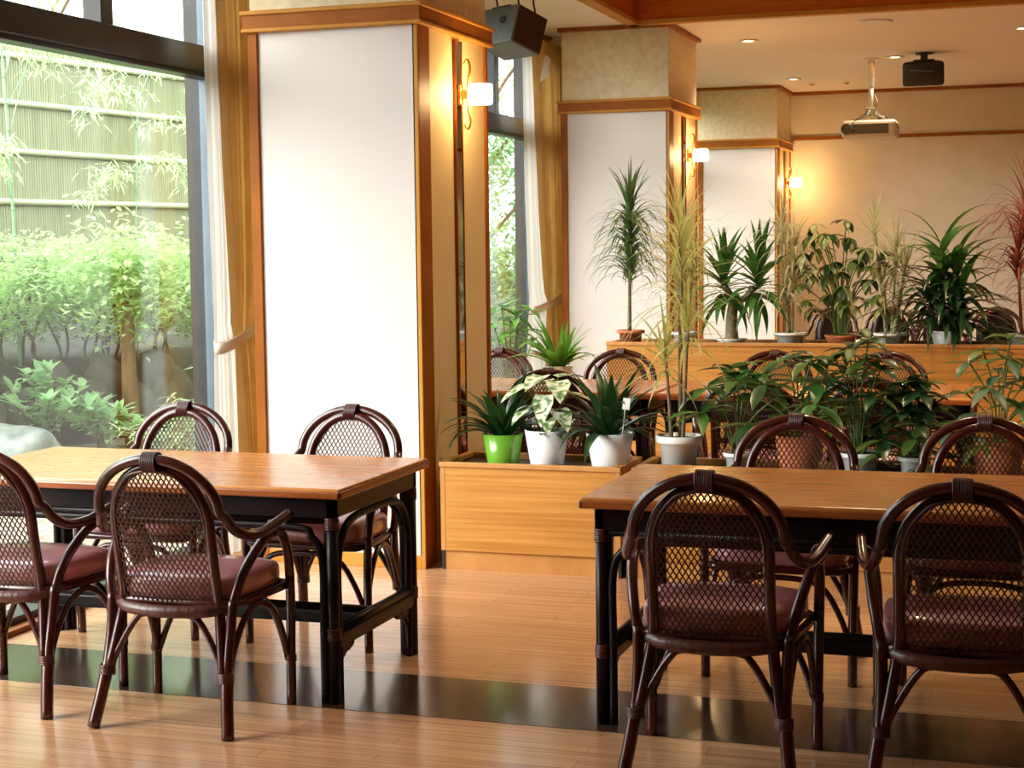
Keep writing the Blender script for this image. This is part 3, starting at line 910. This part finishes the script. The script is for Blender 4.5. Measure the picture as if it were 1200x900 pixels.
def palmate(label, x, y, z, pk, pm, r, h, tips, mats, seed, LL=.12, LW=.036, name='money_plant', hang=0.0):
    """tips: (dx, dy, z) ends of the leaf stalks"""
    rn = random.Random(seed)
    t = plant(name, label, x, y, z, pk, pm, r, h)
    s = MB(); f = MB()
    zt = max(q[2] for q in tips)
    for (dx, dy, zz) in tips:
        b0 = V((dx * .12, dy * .12, h * .85)); tip = V((dx, dy, zz))
        mid = b0.lerp(tip, .5) + V((-dx * .22, -dy * .22, .08 * (zz - h)))
        s.tube(smooth_path([b0, mid, tip], 5), .0035, 6)
        k = rn.choice((5, 6, 6, 7)); a0 = rn.uniform(0, 6.28)
        out = math.atan2(dy, dx)
        for j in range(k):
            az = a0 + 2 * pi * j / k + rn.uniform(-.15, .15)
            tilt = -.25 * cos(az - out) + rn.uniform(-.2, .35) - hang * rn.uniform(.4, 1.3)
            f.blade(tip, az, tilt, LL * rn.uniform(.7, 1.15), LW * rn.uniform(.85, 1.15), rn.uniform(.35, .9), 6, .25, 'ovate', 0, rn.randrange(len(mats)))
    s.build('stem', M['gstem'], t)
    f.build('foliage', mats, t)
    return t

def ring_tips(n, rad, z0, z1, seed, sq=1.0, off=(0, 0)):
    rn = random.Random(seed); out = []
    for i in range(n):
        a = i * 2.39996 + rn.uniform(-.4, .4); q = (i + .5) / n
        rr = rad * math.sqrt(q) * rn.uniform(.8, 1.1)
        out.append((off[0] + rr * cos(a), off[1] + rr * sin(a) * sq, z1 + (z0 - z1) * q + rn.uniform(-.03, .03)))
    return out

# low planter by the pier
strap('dark strap leaved plant in a lime green pot', -2.318, 6.85, ZP, 'flare', M['gpot'], .094, .147, 44, .34, .048, M['lf_dark'], 11, (.3, 1.4), (.7, 2.0))
t = plant('caladium_plant', 'caladium with cream veined leaves in a white pot', -2.110, 6.85, ZP, 'flare', M['wpot'], .10, .170)
s = MB(); f = MB(); g = MB(); rn = random.Random(4)
for (dx, dy, zz, az, e, L) in ((.06, -.03, .39, -1.2, -.35, .17), (-.07, -.03, .37, -2.4, -.3, .16), (.01, -.06, .33, -1.6, -1.0, .15), (-.06, -.06, .28, -2.2, -.5, .13), (.07, -.06, .27, -.9, -.5, .15), (.04, .05, .40, .9, .1, .15), (-.02, .06, .38, 2.2, .0, .15), (.10, .02, .33, .1, -.2, .14), (-.10, .02, .35, 3.3, -.2, .15), (.03, -.08, .24, -1.3, -.6, .11), (-.02, .0, .41, -1.8, -.2, .16)):
    s.tube(smooth_path([(dx * .1, dy * .1, .14), (dx * .5, dy * .5, .14 + (zz - .14) * .6), (dx, dy, zz)], 4), .003, 6)
    f.blade((dx, dy, zz), az, e, L, L * .85, .5, 7, .18, 'heart')
for i in range(18):
    a = rn.uniform(0, 6.28)
    g.blade((.05 * cos(a), .05 * sin(a), .155), a, rn.uniform(.1, .9), rn.uniform(.06, .11), .035, rn.uniform(.5, 1.4), 5, .2, 'ovate')
s.build('stem', M['gstem'], t); f.build('foliage', M['caladium'], t); g.build('ground_leaves', M['lf_grey'], t)
t = strap('dark strap leaved clivia with a white tag in a white pot', -1.822, 6.86, ZP, 'flare', M['wpot'], .107, .162, 46, .38, .050, M['lf_dark'], 23, (.3, 1.4), (.7, 2.1), 'clivia_plant')
b = MB(); b.box((.055, -.105, .285), (.087, -.101, .335), .001, M=Matrix.Rotation(radians(6), 4, 'Y')); b.tube([(.076, -.085, .14), (.098, -.103, .29)], .002, 6); b.build('name_tag', M['white'], t)

# long low planter
cane('tall spiky dracaena with thin canes in a rimmed white pot', -1.513, 6.87, ZP, 'rim', M['wpot'], .103, .158,
     [(-.055, -.02, .48, 40, .27, .013, 1.2, .10), (.01, .02, .82, 50, .38, .012, 1.5, .22), (.045, -.01, .61, 40, .30, .013, 1.6, .10), (.0, .03, 1.02, 28, .28, .013, 1.2, .12)], [M['lf_yel']], 31, stem_r=.0085)
palmate('small money plant in a little white pot beside the tall spiky dracaena', -1.262, 6.90, ZP, 'rim', M['wpot'], .062, .085, ring_tips(9, .20, .24, .46, 2), [M['lf_mid'], M['lf_olive'], M['lf_dark']], 41, .18, .060)
palmate('bushy money plant in a terracotta pot behind the right table', -.992, 6.88, ZP, 'flare', M['tpot'], .105, .17, ring_tips(13, .27, .24, .54, 8), [M['lf_mid'], M['lf_olive'], M['lf_dark'], M['lf_grey']], 42, .18, .052)
palmate('dark leafy money plant in a low white pot behind the chairs', -.745, 6.92, ZP, 'rim', M['wpot'], .095, .10, ring_tips(20, .24, .16, .58, 13), [M['lf_dark'], M['lf_dark'], M['lf_olive']], 43, .16, .052)
palmate('dark trailing leafy plant in a small white pot, low behind the chairs', -.515, 6.90, ZP, 'rim', M['wpot'], .07, .09, ring_tips(24, .20, .04, .40, 21), [M['lf_dark'], M['lf_olive'], M['lf_dark']], 44, .12, .055, 'trailing_plant')
palmate('light green money plant in a terracotta pot at the right edge', -.175, 6.90, ZP, 'flare', M['tpot'], .11, .17, ring_tips(16, .23, .18, .58, 34), [M['lf_mid'], M['lf_olive'], M['lf_grey']], 45, .155, .046)

# raised planter
YB_ = 10.16
cane('weeping dracaena with drooping leaves in a terracotta bowl', -2.555, YB_, ZB, 'rim', M['tpot'], .092, .095,
     [(0, 0, .62, 210, .36, .019, 2.0, .46), (.0, 0, .84, 16, .26, .016, .9, .08)], [M['lf_weep']], 51, name='weeping_dracaena', stem_r=.011, weep=True)
cane('yellow green dracaena in a white pot behind the tall spiky canes', -2.20, YB_, ZB, 'rim', M['wpot'], .085, .085,
     [(0, 0, .60, 56, .36, .014, 1.9, .26), (.05, .02, .46, 34, .32, .014, 1.9, .2), (-.04, 0, .36, 34, .32, .014, 1.9, .15)], [M['lf_yel']], 52, stem_r=.009, weep=True)
t = plant('yucca_plant', 'yucca with two heads of sword leaves in a shallow white dish', -1.893, YB_, ZB, 'bowl', M['wpot'], .10, .045)
s = MB(); s.tube(smooth_path([(0, 0, .02), (.0, 0, .18), (.02, .0, .33)], 5), [.044 - .0015 * i for i in range(11)], 12); s.tube(smooth_path([(.012, 0, .25), (.08, 0, .30), (.15, .0, .37)], 4), .02, 10); s.tube(smooth_path([(.015, 0, .29), (-.02, 0, .34), (-.05, 0, .38)], 4), .02, 10); s.build('trunk', M['stem'], t)
f = MB(); rn = random.Random(6)
rosette(f, (-.05, 0, .38), 44, .34, .048, rn, 1.5, -.6, 1.4, .16); rosette(f, (.17, 0, .38), 46, .36, .050, rn, 1.5, -.6, 1.4, .16)
f.build('foliage', M['lf_mid'], t)
cane('slender plant with pale narrow leaves in a white pot by the far pier', -1.522, YB_, ZB, 'rim', M['wpot'], .105, .085,
     [(-.05, 0, .66, 60, .30, .013, 1.3, .16), (.02, .02, .46, 60, .36, .013, 1.8, .3), (-.03, -.02, .30, 50, .30, .013, 1.8, .2)], [M['lf_pale']], 54, M['lf_pale'], 'ribbon_plant', .010, weep=True)
um = random.Random(15)
palmate('variegated umbrella plant in a terracotta bowl', -1.21, YB_, ZB, 'bowl', M['tpot'], .10, .07,
        [(-.24 + .50 * (i % 8) / 7 + um.uniform(-.03, .03), um.uniform(-.07, .07), .30 + .12 * (i // 8) + um.uniform(-.04, .05) - .10 * abs((i % 8) / 7 - .4)) for i in range(32)] + [(-.17, .02, .76), (-.12, .0, .70), (.03, .0, .78), (-.20, .0, .68)],
        [M['lf_var'], M['lf_olive'], M['lf_var'], M['lf_dark']], 55, .115, .046, 'umbrella_plant', .75)
cane('slender cane plant with whitish tufts in a white pot', -.907, YB_, ZB, 'rim', M['wpot'], .105, .085,
     [(-.10, 0, .68, 54, .30, .011, .8, .12), (.03, .0, .52, 50, .28, .013, 1.2, .12), (.08, .02, .42, 44, .26, .014, 1.2, .12), (-.04, .02, .34, 44, .26, .013, 1.4, .1), (.06, -.02, .26, 30, .24, .013, 1.4, .1)], [M['lf_pale'], ], 56, M['lf_pale'], name='ribbon_plant', stem_r=.010)
t = plant('corn_plant', 'large corn plant with broad dark leaves in a white pot', -.574, YB_, ZB, 'flare', M['wpot'], .095, .10)
s = MB(); f = MB(); rn = random.Random(9)
for (dx, dy, zt) in ((-.03, 0, .60), (.05, .02, .50), (.08, -.03, .32), (-.08, .03, .34)):
    s.tube([(dx * .5, dy * .5, .08), (dx, dy, zt)], .014, 10)
    n = int(80 * zt)
    for i in range(n):
        q = i / n
        zz = .10 + (zt - .08) * q
        f.blade((dx, dy, zz), i * 2.4 + rn.uniform(-.3, .3), .30 + .85 * q ** 4 + rn.uniform(-.3, .3), rn.uniform(.38, .54) * (1 - .2 * q), rn.uniform(.044, .062), rn.uniform(1.1, 2.0) * (1 - .35 * q), 8, .25, 'strap', rn.uniform(-.3, .3), 0 if q < .72 else 1)
s.build('stem', M['stem'], t); f.build('foliage', [M['lf_dark'], M['lf_mid']], t)
cane('red leaved dracaena in a pale pot at the right edge of the raised planter', -.115, YB_, ZB, 'rim', M['wpot'], .105, .085,
     [(.0, 0, .70, 90, .42, .015, 1.9, .24), (-.05, 0, .48, 60, .34, .014, 1.9, .16), (.06, .02, .30, 40, .3, .014, 1.8, .1)], [M['lf_red']], 58, M['lf_red'], 'red_dracaena', .010, weep=True)

# on the middle table and by the second window
t = strap('bright green strap leaved plant with a pink flower on the middle table', -2.47, 8.25, .70, 'flare', M['wpot'], .075, .11, 40, .30, .042, M['lf_bright'], 61, (.6, 1.45), (.3, 1.5))
f = MB()
for i in range(7):
    f.blade((-.10, -.06, .17), i * .9, .5, .04, .022, .8, 4, .3, 'ovate')
s = MB(); s.tube(smooth_path([(0, 0, .1), (-.05, -.03, .16), (-.10, -.06, .17)], 4), .002, 5); s.build('flower_stalk', M['gstem'], t); f.build('flower', M['pink'], t)
palmate('tall bright leafed money plant on the floor by the second window', -3.24, 9.75, 0, 'flare', M['wpot'], .13, .24, [(-.05, -.02, 1.06), (.0, 0, .98), (.06, -.04, 1.0), (.12, .0, .92), (-.12, .03, .95), (.02, .08, .90), (-.06, -.06, .86), (.16, -.05, .84), (.10, .08, 1.04)], [M['lf_bright'], M['lf_mid']], 62, .15, .05)

# ------------------------------------------------------------------ the garden
def ico(name_mat, loc, sc, seed, sub=3, amp=.25, rot=0):
    bm = bmesh.new(); bmesh.ops.create_icosphere(bm, subdivisions=sub, radius=1)
    for v in bm.verts:
        n_ = noise.noise(v.co * 1.3 + V((seed, seed * 2.1, 0))) * amp + noise.noise(v.co * 3.1 + V((seed, 0, seed))) * amp * .4
        v.co = v.co * (1 + n_); v.co.x *= sc[0]; v.co.y *= sc[1]; v.co.z *= sc[2]
    m_ = MB(); m_.add_bm(bm, 0, Matrix.Rotation(rot, 4, 'Z'), True); bm.free()
    return m_

# ground: a grid that rises towards the back
def ground_z(x, y):
    d = -3.9 - x
    if d < 0: return -.10
    z = -.10 + .30 * min(1, d / 1.9)
    return z
mb = MB(); NX, NY = 60, 80
for i in range(NX + 1):
    for j in range(NY + 1):
        x = -3.9 - 3.2 * i / NX; y = -6 + 34 * j / NY
        mb.v.append(V((x, y, ground_z(x, y) + .03 * noise.noise(V((x * 2, y * 2, 0))))))
for i in range(NX):
    for j in range(NY):
        q = i * (NY + 1) + j
        mb.face((q, q + NY + 1, q + NY + 2, q + 1), True)
struct(mb.build('garden_ground', M['gravel']), 'gravelly garden ground outside the window', 'ground')
mb = MB(); NX, NY = 40, 80
for i in range(NX + 1):
    for j in range(NY + 1):
        y = -6 + 34 * j / NY; x = -6.15 + .08 * (y - 9.5) * .6 - 14 * (i / NX) ** 1.6
        z = .02 + .62 * min(1, i / 3.0) + .02 * i + .05 * noise.noise(V((x * 2, y * 2, 3)))
        mb.v.append(V((x, y, z)))
for i in range(NX):
    for j in range(NY):
        q = i * (NY + 1) + j
        mb.face((q, q + NY + 1, q + NY + 2, q + 1), True)
struct(mb.build('garden_bank', M['bank']), 'raised earth bank behind the garden rocks', 'bank')

# bamboo fence: corrugated panel of thin upright rods, with rails
FD = V((.156, .988, 0)); FN = V((.988, -.156, 0)); F0 = V((-8.64, 12.02, 0))
t = thing('garden_fence', 'yellow green bamboo screen fence with horizontal rails behind the hedge', 'fence', F0)
mb = MB(); per = .030; n = int(12.5 / per); sub = 5
cnt = 0
for i in range(n):
    for k in range(sub):
        s_ = -7.0 + (i + k / sub) * per
        off = .022 * abs(sin(pi * k / sub))
        for z in (.75, 3.24):
            mb.v.append(FD * s_ + FN * off + V((0, 0, z + (.012 * ((i * 7) % 3 - 1) if z > 2 else 0))))
        cnt += 1
for i in range(cnt - 1):
    mb.face((2 * i, 2 * i + 2, 2 * i + 3, 2 * i + 1), False)
fo = mb.build('bamboo_panel', M['fence'], t)
sol = fo.modifiers.new('solid', 'SOLIDIFY'); sol.thickness = .02; sol.offset = 1 if False else -1
for z in (1.42, 1.89, 2.33, 2.75, 3.16):
    m_ = MB(); m_.tube([tuple(FD * s_ + FN * .035 + V((0, 0, z))) for s_ in (-7.0, -3.5, 0, 3, 5.4)], .028, 10); m_.build('rail', M['fencerail'], t)

def leaf_cloud(m_, rn, n, centre_fn, L=(.04, .07), W=.025, mat=0):
    for i in range(n):
        p = centre_fn()
        az = rn.uniform(0, 2 * pi); e = rn.uniform(-.6, .9); l = rn.uniform(*L)
        d = V((cos(az) * cos(e), sin(az) * cos(e), sin(e))); s_ = V((-sin(az), cos(az), rn.uniform(-.4, .4))).normalized()
        b = len(m_.v)
        m_.v += [p - d * l * .5, p + s_ * W * .5 + V((0, 0, .004)), p + d * l * .5, p - s_ * W * .5 + V((0, 0, .004))]
        m_.face((b, b + 1, b + 2, b + 3), True, mat)

# clipped hedge with bare stems below
rn = random.Random(77)
HB = V((-6.45, 9.0, 0)); HD = V((.30, .954, 0)); HN = V((.954, -.30, 0))
t = thing('garden_hedge', 'bright green clipped hedge on bare stems in front of the bamboo fence', 'hedge', (0, 0, .66))
m_ = MB()
lob = [(rn.uniform(-2.2, 4.6), rn.uniform(-.25, .25), rn.uniform(.36, .74), rn.uniform(.24, .38)) for _ in range(60)]
def hp():
    s_, d, z, r_ = rn.choice(lob)
    a = rn.uniform(0, 2 * pi); u = rn.uniform(-1, 1); q = r_ * rn.uniform(.72, 1.03)
    c_ = math.sqrt(1 - u * u)
    return HB + HD * (s_ + q * c_ * cos(a) * 1.25) + HN * (d + q * c_ * sin(a)) + V((0, 0, z + q * u * .75))
leaf_cloud(m_, rn, 46000, hp, (.035, .070), .024)
m_.build('foliage', M['hedge'], t)
s = MB()
for i in range(42):
    s_ = -2.2 + 6.8 * i / 41 + rn.uniform(-.06, .06); d = rn.uniform(-.12, .12)
    base = HB + HD * s_ + HN * d
    for k in range(2):
        s.tube(smooth_path([base, base + HD * rn.uniform(-.08, .08) + V((0, 0, .18)), base + HD * rn.uniform(-.22, .22) + HN * rn.uniform(-.1, .1) + V((0, 0, .5))], 4), .010, 5)
s.build('stems', M['twig'], t)

# trunk in front of the hedge
t = thing('garden_tree', 'slim brown tree trunk rising through the hedge', 'tree', (-5.63, 9.12, .17))
m_ = MB(); m_.tube(smooth_path([(.02, 0, -.05), (0, 0, .2), (-.01, .0, .5), (-.02, .02, .8), (-.03, .02, 1.02)], 5), [.062 - .0014 * i for i in range(21)], 12); m_.build('trunk', M['bark'], t)
m_ = MB(); rn = random.Random(78)
leaf_cloud(m_, rn, 2600, lambda: V((rn.gauss(0, .17), rn.gauss(0, .25), 1.12 + rn.gauss(0, .15))), (.05, .09), .032)
m_.build('foliage', M['hedge'], t)

# bamboo sprays in front of the fence
def bamboo(label, x, y, z0, z1, lean, branches, seed, cr=.014):
    rn = random.Random(seed)
    t = thing('garden_bamboo', label, 'bamboo', (x, y, z0))
    H_ = z1 - z0
    c = MB(); pts = [(lean * q * q, lean * .3 * q * q, H_ * q) for q in [i / 14 for i in range(15)]]
    c.tube(pts, [cr * (1 - .6 * i / 14) for i in range(15)], 8)
    for i in range(1, 13):
        p = V(pts[i]); c.tube([p + V((0, 0, -.006)), p + V((0, 0, .006))], cr * 1.18 * (1 - .5 * i / 14), 8)
    c.build('culm', M['culm'], t)
    br = MB(); f = MB()
    for (q, dy, dx, dz, L) in branches:
        b0 = V((lean * q * q, lean * .3 * q * q, H_ * q))
        path = smooth_path([b0, b0 + V((dx * .3, dy * .3, dz + .22 * L)), b0 + V((dx * .7, dy * .7, dz + .22 * L)), b0 + V((dx, dy, dz - .12 * L))], 6)
        br.tube(path, .004, 5)
        for i, p in enumerate(path[4:]):
            for k in range(9):
                az = rn.uniform(0, 6.28)
                pp = p + V((rn.gauss(0, .05), rn.gauss(0, .07), rn.gauss(0, .03)))
                f.blade(pp, az, rn.uniform(-.9, .2), rn.uniform(.07, .13), .014, .5, 4, .2, 'ovate')
    br.build('branch', M['culm'], t); f.build('foliage', M['bambooleaf'], t)
    return t
bamboo('tall thin bamboo culm at the left with arching leafy sprays', -6.40, 9.03, .70, 3.1, -.06, [(.62, .75, .25, .42, .9), (.78, .35, .15, .15, .6), (.52, -.35, .1, .1, .5), (.70, 1.0, .35, .25, .9), (.88, .5, .1, .1, .5), (.45, -.4, 0, .15, .5)], 5)
bamboo('second bamboo with pale drooping sprays in front of the fence', -5.95, 9.75, .70, 2.55, .05, [(.95, .6, .2, .15, .7), (.85, -.55, -.1, .1, .7), (.7, .5, .15, -.05, .6), (.62, -.45, -.1, .0, .6), (.78, .75, .2, .05, .7)], 6, .007)

def shrub(name, label, x, y, z, h, rad, n, L, W, seed, mat, prof='ovate', e=(.2, 1.1)):
    rn = random.Random(seed)
    t = thing(name, label, 'shrub', (x, y, z))
    s = MB(); f = MB()
    for i in range(n):
        az = i * 2.4 + rn.uniform(-.3, .3); rr = rad * math.sqrt((i + .5) / n)
        tip = V((rr * cos(az), rr * sin(az), h * rn.uniform(.65, 1) * (1 - .45 * rr / rad)))
        path = smooth_path([(0, 0, -.03), (tip.x * .3, tip.y * .3, tip.z * .6), tip], 5)
        s.tube(path, .005, 5)
        for p in path[4:]:
            for k in range(4):
                f.blade(p, rn.uniform(0, 6.28), rn.uniform(*e), L * rn.uniform(.7, 1.1), W, rn.uniform(.3, 1.), 5, .2, prof)
    s.build('stems', M['twig'], t); f.build('foliage', mat, t)
    return t
shrub('garden_shrub', 'light green broad leaved shrub behind the pale boulder', -5.95, 8.62, .16, .72, .32, 14, .13, .045, 3, M['gardenleaf'])
shrub('garden_shrub', 'low glossy shrub at the foot of the garden rocks', -5.62, 8.75, .16, .45, .28, 10, .13, .05, 4, M['gardenleaf'])
shrub('garden_fern', 'feathery green fern beside the tree trunk', -5.10, 8.80, .10, .50, .42, 22, .12, .018, 5, M['bambooleaf'], 'ovate', (-.3, .6))
t = shrub('garden_rhododendron', 'whorled leafy bush with red flowers at the window edge', -4.44, 8.05, -.05, 1.22, .20, 5, .16, .04, 6, M['gardenleaf'], 'ovate', (-.5, .5))
m_ = MB(); rn = random.Random(8)
for (dx, dy, dz) in ((.0, 0, 1.22), (.03, -.03, 1.02)):
    for k in range(10):
        m_.blade((dx, dy, dz), k * .63, rn.uniform(-.2, 1.), .06, .03, .6, 4, .3, 'ovate')
m_.build('flowers', M['pink'], t)
t = thing('garden_tree', 'leaning grey stem close outside the window frame', 'tree', (-4.45, 8.2, -.05))
m_ = MB(); m_.tube(smooth_path([(-.05, 0, -.05), (0, .02, .3), (.05, .05, .7), (.05, .05, 1.0)], 5), .035, 10); m_.build('trunk', M['bark'], t)

m_ = ico(None, None, (.36, .33, .25), 2.2, 4, .2)
tag(m_.build('garden_boulder', M['boulder'], None, (-5.80, 8.02, .20)), 'large pale boulder on the garden ground by the table', 'rock')
rk = [(-6.12, 8.7, .36, .26), (-6.08, 9.2, .34, .30), (-5.98, 9.65, .38, .24), (-5.93, 10.05, .33, .30), (-5.85, 10.5, .36, .27), (-6.2, 8.2, .34, .28), (-5.75, 11.0, .34, .3), (-6.02, 9.42, .60, .16), (-5.92, 9.9, .60, .17), (-6.1, 8.95, .60, .17)]
rl = ['mossy rock beside the shrub in the retaining wall', 'brown grey rock left of the tree trunk in the retaining wall', 'broad rock behind the tree trunk', 'rock right of the tree trunk in the retaining wall', 'rock behind the fern', 'rock behind the pale boulder', 'farthest rock in the retaining wall', 'small upper rock left of the trunk', 'small upper rock right of the trunk', 'small upper rock above the shrub']
for i, (x, y, z, s_) in enumerate(rk):
    m_ = ico(None, None, (s_ * .75, s_ * .95, s_), i * 1.7 + .4, 3, .25)
    tag(m_.build('garden_rock', M['rock'], None, (x, y, z)), rl[i], 'rock', 'retaining wall rocks')

def tree(label, x, y, z, h, rad, n, seed, L=(.07, .14), W=.05, low=.32):
    rn = random.Random(seed)
    t = thing('garden_tree', label, 'tree', (x, y, z))
    m_ = MB(); m_.tube(smooth_path([(0, 0, -.2), (.03, .02, h * .4), (0, .05, h * .85)], 6), [.09 - .005 * i for i in range(13)], 8)
    for k in range(7):
        a = k * 2.4; q = .35 + .07 * k
        m_.tube(smooth_path([(.02, .02, h * q), (rad * .4 * cos(a), rad * .4 * sin(a), h * (q + .12)), (rad * .8 * cos(a), rad * .8 * sin(a), h * (q + .2))], 4), .02, 6)
    m_.build('trunk', M['bark'], t)
    cl = [(V((rad * .75 * rn.uniform(-1, 1), rad * .75 * rn.uniform(-1, 1), h * rn.uniform(low, .95))), rad * rn.uniform(.28, .5)) for _ in range(26)]
    f = MB()
    def cp():
        c_, r_ = rn.choice(cl)
        d = V((rn.gauss(0, 1), rn.gauss(0, 1), rn.gauss(0, 1))).normalized()
        return c_ + d * r_ * rn.uniform(.6, 1.05)
    leaf_cloud(f, rn, n, cp, L, W)
    f.build('foliage', M['treeleaf'], t)
    return t
tree('leafy tree seen through the second window, nearer the glass', -5.7, 16.2, .2, 3.6, 1.1, 14000, 12, low=.06)
tree('leafy tree seen through the second window, behind the first', -8.3, 20.2, .2, 4.6, 1.6, 12000, 13, low=.06)
tree('leafy tree seen through the far end of the second window', -5.2, 19.6, .2, 3.2, 1.1, 11000, 17, low=.06)
tree('leafy tree rising behind the bamboo fence at the upper left', -11.6, 17.0, .8, 4.2, 1.6, 7000, 14)

# ------------------------------------------------------------------ light
world = bpy.data.worlds.new('World'); scene.world = world; world.use_nodes = True
bg = world.node_tree.nodes['Background']
bg.inputs['Color'].default_value = (.90, .97, 1.0, 1); bg.inputs['Strength'].default_value = 5.0

sun = bpy.data.lights.new('hazy_sun', 'SUN'); sun.energy = 5.0; sun.angle = radians(40); sun.color = (1, .95, .88)
so = bpy.data.objects.new('hazy_sun', sun); COL.objects.link(so); so.location = (-10, -4, 8)
so.rotation_euler = V((1, .85, -.62)).to_track_quat('-Z', 'Y').to_euler()

# added unseen warm fill spots under the raised ceiling, without fixtures
for (x, y) in ((-.9, 7.4), (.9, 7.4), (-.9, 9.6), (.9, 9.6)):
    L = bpy.data.lights.new('unseen_fill_spot', 'SPOT'); L.energy = 110; L.color = (1, .76, .48); L.spot_size = radians(125); L.spot_blend = .7; L.shadow_soft_size = .08
    lo = bpy.data.objects.new('unseen_fill_spot', L); COL.objects.link(lo); lo.location = (x, y, 3.34)

for k, (a, b) in enumerate(BAYS):
    L = bpy.data.lights.new('window_portal', 'AREA'); L.shape = 'RECTANGLE'; L.size = b - a; L.size_y = HEAD
    L.cycles.is_portal = True
    lo = bpy.data.objects.new('window_portal', L); COL.objects.link(lo)
    lo.location = (XW - .16, (a + b) / 2, HEAD / 2)
    lo.rotation_euler = Matrix(((0, 0, -1), (1, 0, 0), (0, -1, 0))).to_euler() if False else V((1, 0, 0)).to_track_quat('-Z', 'Z').to_euler()

# ------------------------------------------------------------------ camera
f, yaw, pitch, roll = 1889.6, -0.3202048, -0.08528143, -0.01208489
F = V((sin(yaw) * cos(pitch), cos(yaw) * cos(pitch), sin(pitch))); R = V((cos(yaw), -sin(yaw), 0)); U = R.cross(F)
R2 = R * cos(roll) + U * sin(roll); U2 = -R * sin(roll) + U * cos(roll)
cam = bpy.data.cameras.new('camera'); cam.sensor_width = 36; cam.lens = 36 * f / 1200; cam.clip_end = 200
co = bpy.data.objects.new('camera', cam); COL.objects.link(co)
co.matrix_world = Matrix(((R2.x, U2.x, -F.x, 0), (R2.y, U2.y, -F.y, 0), (R2.z, U2.z, -F.z, 1.45), (0, 0, 0, 1)))
cam.dof.use_dof = False
scene.camera = co

vs = scene.view_settings
scene.display_settings.display_device = 'sRGB'
vs.view_transform = 'Standard'; vs.look = 'None'; vs.exposure = 0.42; vs.gamma = 1.0; vs.use_curve_mapping = False
cy = scene.cycles
cy.max_bounces = 10; cy.diffuse_bounces = 5; cy.glossy_bounces = 4; cy.transparent_max_bounces = 24; cy.transmission_bounces = 4
cy.caustics_reflective = False; cy.caustics_refractive = False
cy.sample_clamp_indirect = 6.0
cy.use_denoising = True
